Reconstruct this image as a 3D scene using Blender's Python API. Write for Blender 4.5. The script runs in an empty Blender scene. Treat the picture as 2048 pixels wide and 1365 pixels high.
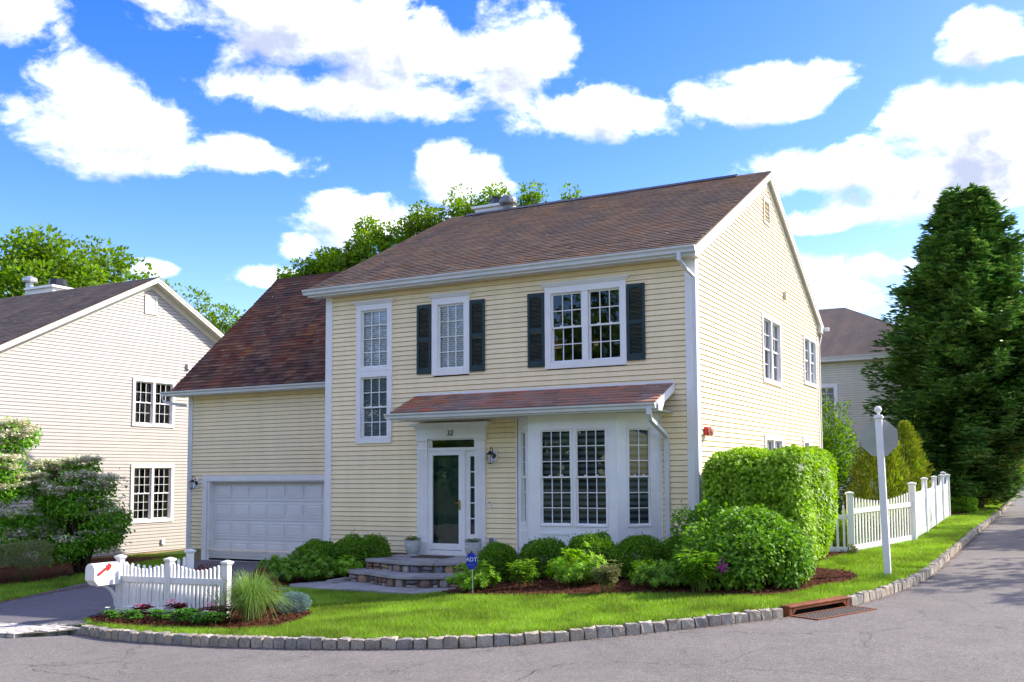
import bpy, math, random
import numpy as np
from mathutils import Vector, Matrix
S = bpy.context.scene
COL = S.collection
PI = math.pi
# ------------------------------------------------------------ camera
cd = bpy.data.cameras.new('camera'); cam = bpy.data.objects.new('camera', cd); COL.objects.link(cam); S.camera = cam
r_ = Vector((0.8969, 0.4421, -0.0090)); u_ = Vector((0.0389, -0.0587, 0.9975)); f_ = Vector((-0.4406, 0.8950, 0.0699))
f_.normalize(); r_ = f_.cross(u_).normalized(); u_ = r_.cross(f_)
cam.matrix_world = Matrix(((r_.x, u_.x, -f_.x, 5.922), (r_.y, u_.y, -f_.y, -17.076), (r_.z, u_.z, -f_.z, 1.75), (0, 0, 0, 1)))
cd.sensor_width = 36; cd.lens = 1937.26 / 2048 * 36; cd.shift_x = -(1134.0 - 1024) / 2048; cd.shift_y = (811.52 - 682.5) / 2048
cd.clip_end = 3000; cd.clip_start = .1
# ------------------------------------------------------------ sun, sky
SUN_AZ, SUN_EL = math.radians(46), math.radians(36.5)
sd = Vector((math.cos(SUN_EL) * math.cos(SUN_AZ), math.cos(SUN_EL) * math.sin(SUN_AZ), math.sin(SUN_EL)))
sl = bpy.data.lights.new('sun', 'SUN'); sl.energy = 2.0; sl.angle = math.radians(.6); sl.color = (1, .93, .82)
so = bpy.data.objects.new('sun', sl); COL.objects.link(so); so.rotation_euler = (-sd).to_track_quat('-Z', 'Y').to_euler()
so.location = (10, 10, 20)
W = bpy.data.worlds.new('World'); S.world = W; W.use_nodes = True
S.view_settings.view_transform = 'Standard'; S.view_settings.look = 'None'; S.view_settings.exposure = 2.1; S.view_settings.gamma = 1
S.view_settings.use_curve_mapping = False
def build_world():
    nt = W.node_tree; nt.nodes.clear()
    N = nt.nodes.new; L = nt.links.new
    out = N('ShaderNodeOutputWorld'); bg = N('ShaderNodeBackground'); L(bg.outputs[0], out.inputs[0])
    sky = N('ShaderNodeTexSky'); sky.sky_type = 'NISHITA'; sky.sun_disc = False
    sky.sun_elevation = SUN_EL; sky.sun_rotation = math.atan2(sd.x, sd.y); sky.altitude = 50; sky.air_density = 1.15; sky.dust_density = .8; sky.ozone_density = 2.2
    bg.inputs[1].default_value = SKY_STRENGTH
    # cloud density as a node group of the direction
    g = bpy.data.node_groups.new('cloud_density', 'ShaderNodeTree')
    g.interface.new_socket('Dir', in_out='INPUT', socket_type='NodeSocketVector')
    g.interface.new_socket('Density', in_out='OUTPUT', socket_type='NodeSocketFloat')
    gi = g.nodes.new('NodeGroupInput'); go = g.nodes.new('NodeGroupOutput')
    def M(op, a, b=None, c=None, clamp=False):
        n = g.nodes.new('ShaderNodeMath'); n.operation = op; n.use_clamp = clamp
        for i, v in enumerate((a, b, c)):
            if v is None: continue
            if isinstance(v, (int, float)): n.inputs[i].default_value = v
            else: g.links.new(v, n.inputs[i])
        return n.outputs[0]
    sp = g.nodes.new('ShaderNodeSeparateXYZ'); g.links.new(gi.outputs[0], sp.inputs[0])
    x, y, z = sp.outputs
    az = M('ARCTAN2', x, y); el = M('ARCSINE', z)
    acc = None
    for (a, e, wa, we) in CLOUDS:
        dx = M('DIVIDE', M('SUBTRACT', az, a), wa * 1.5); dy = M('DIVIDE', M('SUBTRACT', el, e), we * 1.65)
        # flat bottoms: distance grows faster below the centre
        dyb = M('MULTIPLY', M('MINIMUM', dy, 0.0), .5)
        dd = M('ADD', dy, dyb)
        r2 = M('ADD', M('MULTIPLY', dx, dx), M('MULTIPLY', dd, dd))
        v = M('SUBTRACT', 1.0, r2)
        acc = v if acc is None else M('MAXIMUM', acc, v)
    acc = M('MAXIMUM', acc, -.75)
    sc = g.nodes.new('ShaderNodeVectorMath'); sc.operation = 'MULTIPLY'; sc.inputs[1].default_value = (1, 1, 1.5)
    g.links.new(gi.outputs[0], sc.inputs[0])
    n1 = g.nodes.new('ShaderNodeTexNoise'); n1.inputs['Scale'].default_value = 13; n1.inputs['Detail'].default_value = 11; n1.inputs['Roughness'].default_value = .60
    n1.inputs['Distortion'].default_value = .25
    g.links.new(sc.outputs[0], n1.inputs['Vector'])
    n2 = g.nodes.new('ShaderNodeTexNoise'); n2.inputs['Scale'].default_value = 3.1; n2.inputs['Detail'].default_value = 4
    g.links.new(sc.outputs[0], n2.inputs['Vector'])
    den = M('ADD', M('MULTIPLY', acc, .74), M('MULTIPLY', M('SUBTRACT', n1.outputs[0], .5), 3.3))
    den = M('ADD', den, M('MULTIPLY', M('SUBTRACT', n2.outputs[0], .5), .9))
    g.links.new(den, go.inputs[0])
    tc = N('ShaderNodeTexCoord')
    def dens(off):
        v = N('ShaderNodeVectorMath'); v.operation = 'ADD'; v.inputs[1].default_value = off
        L(tc.outputs['Generated'], v.inputs[0])
        nn = N('ShaderNodeVectorMath'); nn.operation = 'NORMALIZE'; L(v.outputs[0], nn.inputs[0])
        gg = N('ShaderNodeGroup'); gg.node_tree = g; L(nn.outputs[0], gg.inputs[0]); return gg.outputs[0]
    d0 = dens((0, 0, 0)); d1 = dens((.012, .012, .028))
    def MM(op, a, b=None, clamp=False):
        n = N('ShaderNodeMath'); n.operation = op; n.use_clamp = clamp
        for i, v in enumerate((a, b)):
            if v is None: continue
            if isinstance(v, (int, float)): n.inputs[i].default_value = v
            else: L(v, n.inputs[i])
        return n.outputs[0]
    mr = N('ShaderNodeMapRange'); mr.interpolation_type = 'SMOOTHSTEP'; mr.inputs[1].default_value = -.05; mr.inputs[2].default_value = .75
    L(d0, mr.inputs[0])
    sh = N('ShaderNodeMapRange'); sh.interpolation_type = 'SMOOTHSTEP'; sh.inputs[1].default_value = -.1; sh.inputs[2].default_value = 1.1
    L(MM('ADD', MM('MULTIPLY', d1, .8), MM('MULTIPLY', d0, .12)), sh.inputs[0])
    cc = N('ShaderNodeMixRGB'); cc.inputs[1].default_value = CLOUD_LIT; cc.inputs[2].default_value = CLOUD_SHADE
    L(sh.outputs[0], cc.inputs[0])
    # the upper air's blue: saturation of the clear sky
    hs = N('ShaderNodeHueSaturation'); hs.inputs['Saturation'].default_value = SKY_SAT; hs.inputs['Value'].default_value = SKY_VAL; hs.inputs['Hue'].default_value = SKY_HUE
    L(sky.outputs[0], hs.inputs['Color'])
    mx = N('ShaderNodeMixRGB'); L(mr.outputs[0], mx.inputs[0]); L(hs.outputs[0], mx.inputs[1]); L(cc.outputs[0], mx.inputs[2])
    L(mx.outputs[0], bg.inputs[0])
SKY_STRENGTH = .15; SKY_SAT = 1.5; SKY_VAL = .51; SKY_HUE = .529
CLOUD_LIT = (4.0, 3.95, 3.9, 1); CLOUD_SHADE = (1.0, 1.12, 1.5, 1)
CLOUDS = [(-0.986, 0.398, 0.038, 0.025), (-0.927, 0.325, 0.052, 0.038), (-0.874, 0.308, 0.037, 0.022), (-0.792, 0.304, 0.060, 0.014), (-0.751, 0.442, 0.124, 0.026), (-0.706, 0.417, 0.129, 0.033), (-0.681, 0.374, 0.107, 0.022), (-0.515, 0.408, 0.046, 0.036), (-0.42, 0.359, 0.071, 0.022), (-0.274, 0.366, 0.069, 0.021), (-0.232, 0.388, 0.049, 0.010), (-0.037, 0.39, 0.029, 0.019), (-0.085, 0.318, 0.055, 0.030), (-0.036, 0.298, 0.041, 0.037), (-0.166, 0.292, 0.104, 0.017), (-0.578, 0.293, 0.039, 0.025), (-0.639, 0.252, 0.063, 0.02), (-0.699, 0.22, 0.033, 0.015), (-0.169, 0.179, 0.061, 0.025), (-0.867, 0.196, 0.021, 0.008), (-0.206, 0.245, 0.033, 0.01), (-0.073, 0.257, 0.086, 0.019), (-0.748, 0.193, 0.037, 0.01),
          (-1.5, .35, .2, .06), (-2.2, .5, .25, .08), (2.6, .3, .2, .05), (1.9, .45, .25, .07), (1.1, .35, .2, .05), (.5, .45, .18, .05), (3.0, .7, .3, .1), (-2.8, .8, .3, .1), (.2, .8, .3, .08), (-.8, .75, .3, .07), (-2.9, .3, .25, .06), (-2.5, .25, .2, .05), (-1.9, .25, .2, .05), (2.2, .22, .2, .05), (1.5, .2, .2, .05), (2.95, .5, .25, .07), (2.3, .7, .3, .1), (1.4, .75, .3, .09), (-1.7, .7, .3, .1), (-2.3, 1.05, .5, .12), (.6, 1.1, .5, .12), (2.2, 1.1, .5, .12), (-.8, 1.1, .4, .1), (-3.05, .42, .12, .04)]  # out-of-frame clouds, most added for white fill on the shaded front
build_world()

# ------------------------------------------------------------ materials
MATS = {}
def mat(name, col, rough=.6, spec=.3, metal=0.0, noise=None, bump=None, island=None, objrand=None, fn=None, sheen=None):
    """noise=(scale, amount, detail) value variation; bump=(scale, strength, distance); island=[colours]; objrand=amount"""
    m = bpy.data.materials.new(name); m.use_nodes = True; nt = m.node_tree; N = nt.nodes.new; L = nt.links.new
    b = nt.nodes['Principled BSDF']; b.inputs['Roughness'].default_value = rough; b.inputs['Specular IOR Level'].default_value = spec; b.inputs['Metallic'].default_value = metal
    tc = N('ShaderNodeTexCoord'); geo = N('ShaderNodeNewGeometry'); pos = geo.outputs['Position']
    c = None
    if island:
        cr = N('ShaderNodeValToRGB'); el = cr.color_ramp.elements
        cr.color_ramp.interpolation = 'LINEAR'
        for i, k in enumerate(island):
            e = el[i] if i < 2 else el.new(i / (len(island) - 1))
            e.position = i / (len(island) - 1); e.color = (*k, 1)
        add = N('ShaderNodeMath'); add.operation = 'ADD'; oi = N('ShaderNodeObjectInfo')
        L(geo.outputs['Random Per Island'], add.inputs[0])
        if objrand: L(oi.outputs['Random'], add.inputs[1])
        else: add.inputs[1].default_value = 0
        fr = N('ShaderNodeMath'); fr.operation = 'FRACT'; L(add.outputs[0], fr.inputs[0]); L(fr.outputs[0], cr.inputs[0])
        c = cr.outputs[0]
    else:
        rgb = N('ShaderNodeRGB'); rgb.outputs[0].default_value = (*col, 1); c = rgb.outputs[0]
        if objrand:
            oi = N('ShaderNodeObjectInfo'); mr = N('ShaderNodeMapRange'); mr.inputs[3].default_value = 1 - objrand; mr.inputs[4].default_value = 1 + objrand
            L(oi.outputs['Random'], mr.inputs[0])
            hv = N('ShaderNodeHueSaturation'); L(mr.outputs[0], hv.inputs['Value']); L(c, hv.inputs['Color']); c = hv.outputs[0]
    if noise:
        for (sc, am, dt) in (noise if isinstance(noise[0], tuple) else (noise,)):
            n = N('ShaderNodeTexNoise'); n.inputs['Scale'].default_value = sc; n.inputs['Detail'].default_value = dt; n.inputs['Roughness'].default_value = .65; L(pos, n.inputs['Vector'])
            mr = N('ShaderNodeMapRange'); mr.inputs[1].default_value = .3; mr.inputs[2].default_value = .7; mr.inputs[3].default_value = 1 - am; mr.inputs[4].default_value = 1 + am
            L(n.outputs[0], mr.inputs[0])
            hv = N('ShaderNodeHueSaturation'); L(mr.outputs[0], hv.inputs['Value']); L(c, hv.inputs['Color']); c = hv.outputs[0]
    L(c, b.inputs['Base Color'])
    if bump:
        n = N('ShaderNodeTexNoise'); n.inputs['Scale'].default_value = bump[0]; n.inputs['Detail'].default_value = 5; L(pos, n.inputs['Vector'])
        bp = N('ShaderNodeBump'); bp.inputs['Strength'].default_value = bump[1]; bp.inputs['Distance'].default_value = bump[2]
        L(n.outputs[0], bp.inputs['Height']); L(bp.outputs[0], b.inputs['Normal'])
    if fn: fn(nt, b, c, pos, N, L)
    MATS[name] = m
    return m
def leafmat(name, cols, trans=.35, rough=.55, spec=.25, clump=.25, cscale=3.0):
    def f(nt, b, c, pos, N, L):
        out = nt.nodes['Material Output']; tr = N('ShaderNodeBsdfTranslucent'); mx = N('ShaderNodeMixShader'); mx.inputs[0].default_value = trans
        hv = N('ShaderNodeHueSaturation'); hv.inputs['Value'].default_value = 1.5; hv.inputs['Saturation'].default_value = 1.1; L(c, hv.inputs['Color']); L(hv.outputs[0], tr.inputs[0])
        L(b.outputs[0], mx.inputs[1]); L(tr.outputs[0], mx.inputs[2]); L(mx.outputs[0], out.inputs[0])
    return mat(name, None, rough, spec, island=cols, noise=(cscale, clump, 2), fn=f)
def siding_dirt(nt, b, c, pos, N, L):
    # faint vertical weathering and dust
    mp = N('ShaderNodeMapping'); mp.inputs['Scale'].default_value = (2.2, 2.2, .35); L(pos, mp.inputs[0])
    n = N('ShaderNodeTexNoise'); n.inputs['Scale'].default_value = 1.6; n.inputs['Detail'].default_value = 6; L(mp.outputs[0], n.inputs['Vector'])
    mr = N('ShaderNodeMapRange'); mr.inputs[1].default_value = .35; mr.inputs[2].default_value = .75; mr.inputs[3].default_value = 1.03; mr.inputs[4].default_value = .93; L(n.outputs[0], mr.inputs[0])
    hv = N('ShaderNodeHueSaturation'); L(mr.outputs[0], hv.inputs['Value']); L(c, hv.inputs['Color']); L(hv.outputs[0], b.inputs['Base Color'])
    # fine wood grain emboss, along the board
    w = N('ShaderNodeTexNoise'); w.inputs['Scale'].default_value = 1; w.inputs['Detail'].default_value = 3
    m2 = N('ShaderNodeMapping'); m2.inputs['Scale'].default_value = (6, 6, 160); L(pos, m2.inputs[0]); L(m2.outputs[0], w.inputs['Vector'])
    bp = N('ShaderNodeBump'); bp.inputs['Strength'].default_value = .12; bp.inputs['Distance'].default_value = .003; L(w.outputs[0], bp.inputs['Height']); L(bp.outputs[0], b.inputs['Normal'])
mat('siding_yellow', (.94, .765, .475), .5, .3, objrand=.035, fn=siding_dirt)
mat('siding_beige', (.45, .41, .375), .5, .3, objrand=.025, fn=siding_dirt)
mat('siding_far', (.66, .63, .50), .5, .3, objrand=.03, fn=siding_dirt)
mat('white', (.85, .83, .81), .4, .35, noise=(3, .04, 4), bump=(25, .05, .01))
def grime(nt, b, c, pos, N, L):
    mp = N('ShaderNodeMapping'); mp.inputs['Scale'].default_value = (9, 9, 1.6); L(pos, mp.inputs[0]); n = N('ShaderNodeTexNoise'); n.inputs['Scale'].default_value = 1.4; n.inputs['Detail'].default_value = 7; n.inputs['Roughness'].default_value = .7; L(mp.outputs[0], n.inputs['Vector'])
    mr = N('ShaderNodeMapRange'); mr.inputs[1].default_value = .52; mr.inputs[2].default_value = .78; mr.inputs[3].default_value = 0; mr.inputs[4].default_value = .55; L(n.outputs[0], mr.inputs[0])
    mx = N('ShaderNodeMixRGB'); mx.inputs[2].default_value = (.45, .46, .38, 1); L(mr.outputs[0], mx.inputs[0]); L(c, mx.inputs[1]); L(mx.outputs[0], b.inputs['Base Color'])
mat('white_vinyl', (.82, .82, .80), .35, .4, noise=((5, .05, 5), (.8, .04, 2)), fn=grime)
mat('cream_trim', (.74, .68, .58), .45, .3, noise=(3, .04, 4))
mat('gutter', (.68, .69, .69), .4, .4, noise=((4, .06, 5), (1.2, .05, 3)))
mat('soffit', (.62, .60, .54), .6, .2, noise=(4, .05, 4))
mat('garage_door', (.80, .78, .76), .45, .3, noise=(1.4, .05, 4))
mat('shutter', (.018, .04, .045), .45, .35, noise=(8, .15, 3))
mat('green_door', (.006, .055, .05), .35, .4, noise=(4, .1, 3))
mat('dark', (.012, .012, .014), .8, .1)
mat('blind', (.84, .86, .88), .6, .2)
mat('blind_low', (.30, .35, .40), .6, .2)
mat('blind_dark', (.035, .04, .05), .6, .2)
mat('curtain', (.34, .30, .26), .8, .1, noise=(9, .35, 3))
mat('black_metal', (.02, .02, .022), .4, .5, noise=(20, .2, 3))
mat('brass', (.5, .3, .1), .3, .5, metal=.9)
mat('grey_plastic', (.16, .19, .23), .45, .4)
mat('red', (.55, .03, .03), .4, .4)
mat('pink_glass', (.6, .22, .2), .2, .6)
mat('foundation', (.34, .25, .15), .85, .1, noise=((3, .15, 5), (40, .12, 3)), bump=(60, .4, .01))
mat('concrete', (.42, .41, .39), .85, .15, noise=((2, .12, 5), (60, .12, 3)), bump=(80, .4, .004))
mat('bluestone', (.33, .315, .29), .7, .25, noise=((2.2, .22, 6), (25, .08, 4)), bump=(30, .3, .004), objrand=.12)
mat('mortar', (.15, .125, .105), .9, .1, noise=((6, .3, 5), (50, .2, 3)), bump=(50, .6, .01))
mat('rubble', None, .75, .25, island=[(.16, .16, .19), (.38, .34, .31), (.30, .15, .07), (.14, .145, .17), (.36, .31, .28), (.22, .12, .09), (.42, .28, .14), (.12, .12, .13)], objrand=1, noise=((14, .35, 6), (60, .15, 3)), bump=(30, .7, .012))
mat('granite', None, .8, .2, island=[(.32, .28, .23), (.40, .35, .28), (.25, .235, .22), (.37, .30, .22), (.44, .39, .32)], objrand=1, noise=((9, .28, 6), (70, .35, 4)), bump=(45, .8, .01))
mat('white_stone', (.50, .46, .41), .8, .2, objrand=.16, noise=((7, .22, 6), (60, .15, 3)), bump=(45, .6, .008))
mat('rust', (.22, .075, .035), .8, .2, noise=((6, .4, 6), (50, .3, 4)), bump=(50, .6, .006))
mat('grate', (.13, .10, .08), .7, .3, noise=(30, .3, 4))
mat('aluminium', (.46, .46, .45), .38, .5, metal=.65, noise=((2, .08, 4), (14, .05, 3)))
mat('stem', (.16, .12, .06), .8, .1, noise=(20, .2, 3))
mat('green_stem', (.14, .20, .04), .6, .2, noise=(20, .2, 3))
mat('bark', (.075, .055, .04), .9, .1, noise=((8, .3, 5),), bump=(25, .8, .02))
mat('blue_sign', (.005, .03, .42), .35, .4)
mat('pot', (.55, .55, .53), .6, .2, noise=((9, .1, 5), (40, .08, 3)), bump=(50, .2, .004))
mat('mat_rubber', (.10, .08, .065), .9, .1, noise=(30, .4, 3))
mat('crack', (.02, .018, .016), .95, .05)
mat('soil', (.05, .025, .014), .95, .05, noise=(30, .4, 4), bump=(40, .8, .02))
leafmat('brown_needle', [(.16, .08, .03), (.24, .13, .05), (.10, .06, .03)], .15)
mat('mulch_chip', None, .9, .05, island=[(.05, .014, .008), (.13, .045, .022), (.08, .022, .012), (.20, .085, .045), (.045, .018, .012), (.11, .03, .016)])
mat('litter', None, .9, .05, island=[(.16, .08, .04), (.28, .15, .07), (.20, .07, .035), (.10, .06, .035)])
mat('lamp_glass', (.55, .6, .55), .15, .5)
mat('vent_slat', (.66, .56, .42), .5, .3)
mat('white_flower', None, .6, .2, island=[(.85, .80, .60), (.9, .86, .68), (.70, .72, .42)])
mat('pink_flower', None, .5, .2, island=[(.75, .04, .12), (.85, .10, .30), (.6, .02, .04)])
mat('purple_flower', None, .5, .2, island=[(.25, .02, .12), (.5, .1, .4)])
def roofmat(name, cols, dirt=.35, moss=True, extra=1.0):
    def f(nt, b, c, pos, N, L):
        mp = N('ShaderNodeMapping'); mp.inputs['Scale'].default_value = (1.1, .45, .45); L(pos, mp.inputs[0])
        n = N('ShaderNodeTexNoise'); n.inputs['Scale'].default_value = 1.2; n.inputs['Detail'].default_value = 6; n.inputs['Roughness'].default_value = .7; L(mp.outputs[0], n.inputs['Vector'])
        mr = N('ShaderNodeMapRange'); mr.inputs[1].default_value = .36; mr.inputs[2].default_value = .66; mr.inputs[3].default_value = 1.15; mr.inputs[4].default_value = 1.15 - dirt * 1.6; L(n.outputs[0], mr.inputs[0])
        hv = N('ShaderNodeHueSaturation'); L(mr.outputs[0], hv.inputs['Value']); L(c, hv.inputs['Color'])
        s2 = N('ShaderNodeMapRange'); s2.inputs[1].default_value = .36; s2.inputs[2].default_value = .66; s2.inputs[3].default_value = 1.1; s2.inputs[4].default_value = .6; L(n.outputs[0], s2.inputs[0]); L(s2.outputs[0], hv.inputs['Saturation'])
        # granules and pale lichen specks
        v = N('ShaderNodeTexNoise'); v.inputs['Scale'].default_value = 240; v.inputs['Detail'].default_value = 2; L(pos, v.inputs['Vector'])
        m3 = N('ShaderNodeMapRange'); m3.inputs[1].default_value = .3; m3.inputs[2].default_value = .7; m3.inputs[3].default_value = .75; m3.inputs[4].default_value = 1.25; L(v.outputs[0], m3.inputs[0])
        h2 = N('ShaderNodeHueSaturation'); L(m3.outputs[0], h2.inputs['Value']); L(hv.outputs[0], h2.inputs['Color'])
        vo = N('ShaderNodeTexVoronoi'); vo.inputs['Scale'].default_value = 2.3; L(pos, vo.inputs['Vector'])
        lt = N('ShaderNodeMath'); lt.operation = 'LESS_THAN'; lt.inputs[1].default_value = .045; L(vo.outputs['Distance'], lt.inputs[0])
        mx = N('ShaderNodeMixRGB'); mx.inputs[2].default_value = (.42, .42, .38, 1); L(lt.outputs[0], mx.inputs[0]); L(h2.outputs[0], mx.inputs[1])
        L(mx.outputs[0], b.inputs['Base Color'])
        bp = N('ShaderNodeBump'); bp.inputs['Strength'].default_value = .5; bp.inputs['Distance'].default_value = .003; L(v.outputs[0], bp.inputs['Height']); L(bp.outputs[0], b.inputs['Normal'])
    return mat(name, None, .9, .12, island=cols, objrand=1, fn=f)
roofmat('shingle_main', [(0.163, 0.100, 0.067), (0.200, 0.125, 0.082), (0.176, 0.108, 0.071), (0.223, 0.146, 0.097), (0.145, 0.089, 0.061), (0.188, 0.114, 0.077)], .3)
roofmat('shingle_garage', [(0.109, 0.037, 0.023), (0.191, 0.066, 0.034), (0.131, 0.062, 0.038), (0.220, 0.101, 0.050), (0.081, 0.039, 0.026), (0.161, 0.047, 0.028)], .42)
roofmat('shingle_canopy', [(0.283, 0.142, 0.086), (0.397, 0.202, 0.129), (0.481, 0.135, 0.065), (0.312, 0.202, 0.143), (0.369, 0.168, 0.101), (0.241, 0.151, 0.108)], .15)
roofmat('shingle_grey', [(0.097, 0.070, 0.060), (0.137, 0.103, 0.087), (0.114, 0.085, 0.071), (0.160, 0.120, 0.097)], .3)
def glass():
    m = bpy.data.materials.new('pane'); m.use_nodes = True; nt = m.node_tree; N = nt.nodes.new; L = nt.links.new; nt.nodes.remove(nt.nodes['Principled BSDF'])
    out = nt.nodes['Material Output']; t = N('ShaderNodeBsdfTransparent'); t.inputs[0].default_value = (.93, .95, .96, 1); g = N('ShaderNodeBsdfGlossy'); g.inputs['Roughness'].default_value = .015; g.inputs[0].default_value = (.95, .97, 1, 1)
    fr = N('ShaderNodeFresnel'); fr.inputs[0].default_value = 1.5
    ad = N('ShaderNodeMath'); ad.operation = 'MULTIPLY_ADD'; ad.inputs[1].default_value = 1.15; ad.inputs[2].default_value = .01; L(fr.outputs[0], ad.inputs[0])
    n = N('ShaderNodeTexNoise'); n.inputs['Scale'].default_value = 3; geo = N('ShaderNodeNewGeometry'); L(geo.outputs['Position'], n.inputs['Vector'])
    bp = N('ShaderNodeBump'); bp.inputs['Strength'].default_value = .05; bp.inputs['Distance'].default_value = .01; L(n.outputs[0], bp.inputs['Height']); L(bp.outputs[0], g.inputs['Normal'])
    mx = N('ShaderNodeMixShader'); L(ad.outputs[0], mx.inputs[0]); L(t.outputs[0], mx.inputs[1]); L(g.outputs[0], mx.inputs[2]); L(mx.outputs[0], out.inputs[0])
    MATS['pane'] = m
glass()
def asphalt(name, base, tint, speck, crack, patch=True):
    def f(nt, b, c, pos, N, L):
        v = N('ShaderNodeTexVoronoi'); v.inputs['Scale'].default_value = 95; L(pos, v.inputs['Vector'])
        r = N('ShaderNodeValToRGB'); e = r.color_ramp.elements; e[0].color = (.35, .35, .36, 1); e[1].color = (1, 1, 1, 1); e[1].position = .55
        k = e.new(.85); k.color = (1.9, 1.8, 1.65, 1)
        sp = N('ShaderNodeSeparateColor'); L(v.outputs['Color'], sp.inputs[0]); L(sp.outputs[0], r.inputs[0])
        m1 = N('ShaderNodeMixRGB'); m1.blend_type = 'MULTIPLY'; m1.inputs[0].default_value = speck; L(c, m1.inputs[1]); L(r.outputs[0], m1.inputs[2])
        n = N('ShaderNodeTexNoise'); n.inputs['Scale'].default_value = .55; n.inputs['Detail'].default_value = 8; n.inputs['Roughness'].default_value = .7; L(pos, n.inputs['Vector'])
        r2 = N('ShaderNodeMapRange'); r2.inputs[1].default_value = .35; r2.inputs[2].default_value = .7; L(n.outputs[0], r2.inputs[0])
        m2 = N('ShaderNodeMixRGB'); m2.inputs[2].default_value = (*tint, 1); L(m1.outputs[0], m2.inputs[1])
        mu = N('ShaderNodeMath'); mu.operation = 'MULTIPLY'; mu.inputs[1].default_value = .45; L(r2.outputs[0], mu.inputs[0]); L(mu.outputs[0], m2.inputs[0])
        # cracks
        nd = N('ShaderNodeTexNoise'); nd.inputs['Scale'].default_value = 1.6; nd.inputs['Detail'].default_value = 8; nd.inputs['Roughness'].default_value = .7; L(pos, nd.inputs['Vector'])
        va = N('ShaderNodeVectorMath'); va.operation = 'MULTIPLY_ADD'; va.inputs[1].default_value = (1.1, 1.1, 0); L(nd.outputs['Color'], va.inputs[0]); L(pos, va.inputs[2])
        vc = N('ShaderNodeTexVoronoi'); vc.feature = 'DISTANCE_TO_EDGE'; vc.inputs['Scale'].default_value = .33; L(va.outputs[0], vc.inputs['Vector'])
        mr = N('ShaderNodeMapRange'); mr.inputs[1].default_value = 0; mr.inputs[2].default_value = crack; mr.inputs[3].default_value = .8; mr.inputs[4].default_value = 0; L(vc.outputs['Distance'], mr.inputs[0])
        nm = N('ShaderNodeTexNoise'); nm.inputs['Scale'].default_value = .5; L(pos, nm.inputs['Vector'])
        ms = N('ShaderNodeMapRange'); ms.inputs[1].default_value = .47; ms.inputs[2].default_value = .56; L(nm.outputs[0], ms.inputs[0])
        mm = N('ShaderNodeMath'); mm.operation = 'MULTIPLY'; L(mr.outputs[0], mm.inputs[0]); L(ms.outputs[0], mm.inputs[1])
        m3 = N('ShaderNodeMixRGB'); m3.inputs[2].default_value = (.02, .018, .018, 1); L(mm.outputs[0], m3.inputs[0]); L(m2.outputs[0], m3.inputs[1])
        L(m3.outputs[0], b.inputs['Base Color'])
        bp = N('ShaderNodeBump'); bp.inputs['Strength'].default_value = .6; bp.inputs['Distance'].default_value = .004; L(v.outputs['Distance'], bp.inputs['Height']); L(bp.outputs[0], b.inputs['Normal'])
    return mat(name, base, .85, .2, noise=((.45, .16, 6), (3.5, .12, 5), (14, .1, 3)), fn=f)
asphalt('asphalt', (.155, .142, .132), (.225, .20, .18), .6, .006)
asphalt('drive_asphalt', (.13, .12, .13), (.17, .155, .16), .5, .004)
mat('lawn_soil', (.055, .10, .02), .95, .05, noise=((2, .25, 5), (30, .3, 3)), bump=(60, .8, .02))
mat('mulch', (.085, .032, .018), .95, .05, noise=((4, .3, 5), (45, .6, 4)), bump=(60, 1, .03))
mat('earth', (.06, .085, .03), .95, .05, noise=((.2, .3, 5),))
leafmat('grass_blade', [(0.135, 0.273, 0.014), (0.206, 0.369, 0.023), (0.104, 0.226, 0.014), (0.270, 0.423, 0.041), (0.159, 0.314, 0.017), (0.412, 0.464, 0.094), (.10, .24, .016), (.42, .38, .16)], .4, .6, .15, clump=.42, cscale=1.1)
leafmat('orn_grass', [(.144, .264, .036), (.240, .384, .072), (.108, .204, .030), (.336, .456, .144), (.168, .300, .048)], .35, .4, .3, clump=.1)
leafmat('viburnum', [(0.192, 0.360, 0.018), (0.307, 0.504, 0.030), (0.135, 0.270, 0.018), (0.383, 0.558, 0.044), (0.230, 0.415, 0.027)], .3)
leafmat('hydrangea', [(0.119, 0.268, 0.025), (0.186, 0.375, 0.030), (0.086, 0.199, 0.022), (0.268, 0.455, 0.047)], .28)
leafmat('boxwood', [(0.100, 0.229, 0.019), (0.168, 0.337, 0.022), (0.074, 0.161, 0.019), (0.248, 0.428, 0.030)], .2, .6, .2)
leafmat('bright_leaf', [(0.189, 0.381, 0.023), (0.302, 0.523, 0.035), (0.132, 0.285, 0.023), (0.396, 0.603, 0.059)], .35)
leafmat('mid_leaf', [(0.133, 0.303, 0.025), (0.215, 0.410, 0.037), (0.108, 0.216, 0.020), (0.297, 0.475, 0.062)], .3)
leafmat('tan_leaf', [(.11, .16, .04), (.20, .21, .07), (.30, .27, .14), (.09, .14, .03)], .3)
leafmat('dogwood', [(0.108, 0.290, 0.020), (0.182, 0.436, 0.027), (0.079, 0.204, 0.016), (0.289, 0.581, 0.033)], .3)
leafmat('olive', [(0.159, 0.217, 0.057), (0.265, 0.306, 0.112), (0.118, 0.152, 0.045), (0.345, 0.357, 0.134)], .2)
leafmat('tree_leaf', [(.12, .23, .016), (.19, .31, .022), (.09, .18, .014), (.26, .36, .035)], .45, clump=.25, cscale=.35)
leafmat('tree_dark', [(.090, .192, .017), (.144, .264, .024), (.066, .144, .014), (.192, .312, .036)], .4, clump=.25, cscale=.35)
leafmat('conifer', [(0.087, 0.213, 0.045), (0.145, 0.332, 0.063), (0.060, 0.156, 0.039), (0.243, 0.429, 0.079), (0.339, 0.429, 0.125)], .15, .5, .3, clump=.3, cscale=.8)
leafmat('arborvitae', [(.135, .230, .019), (.230, .338, .027), (.324, .297, .041), (.108, .189, .019)], .3)
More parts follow.
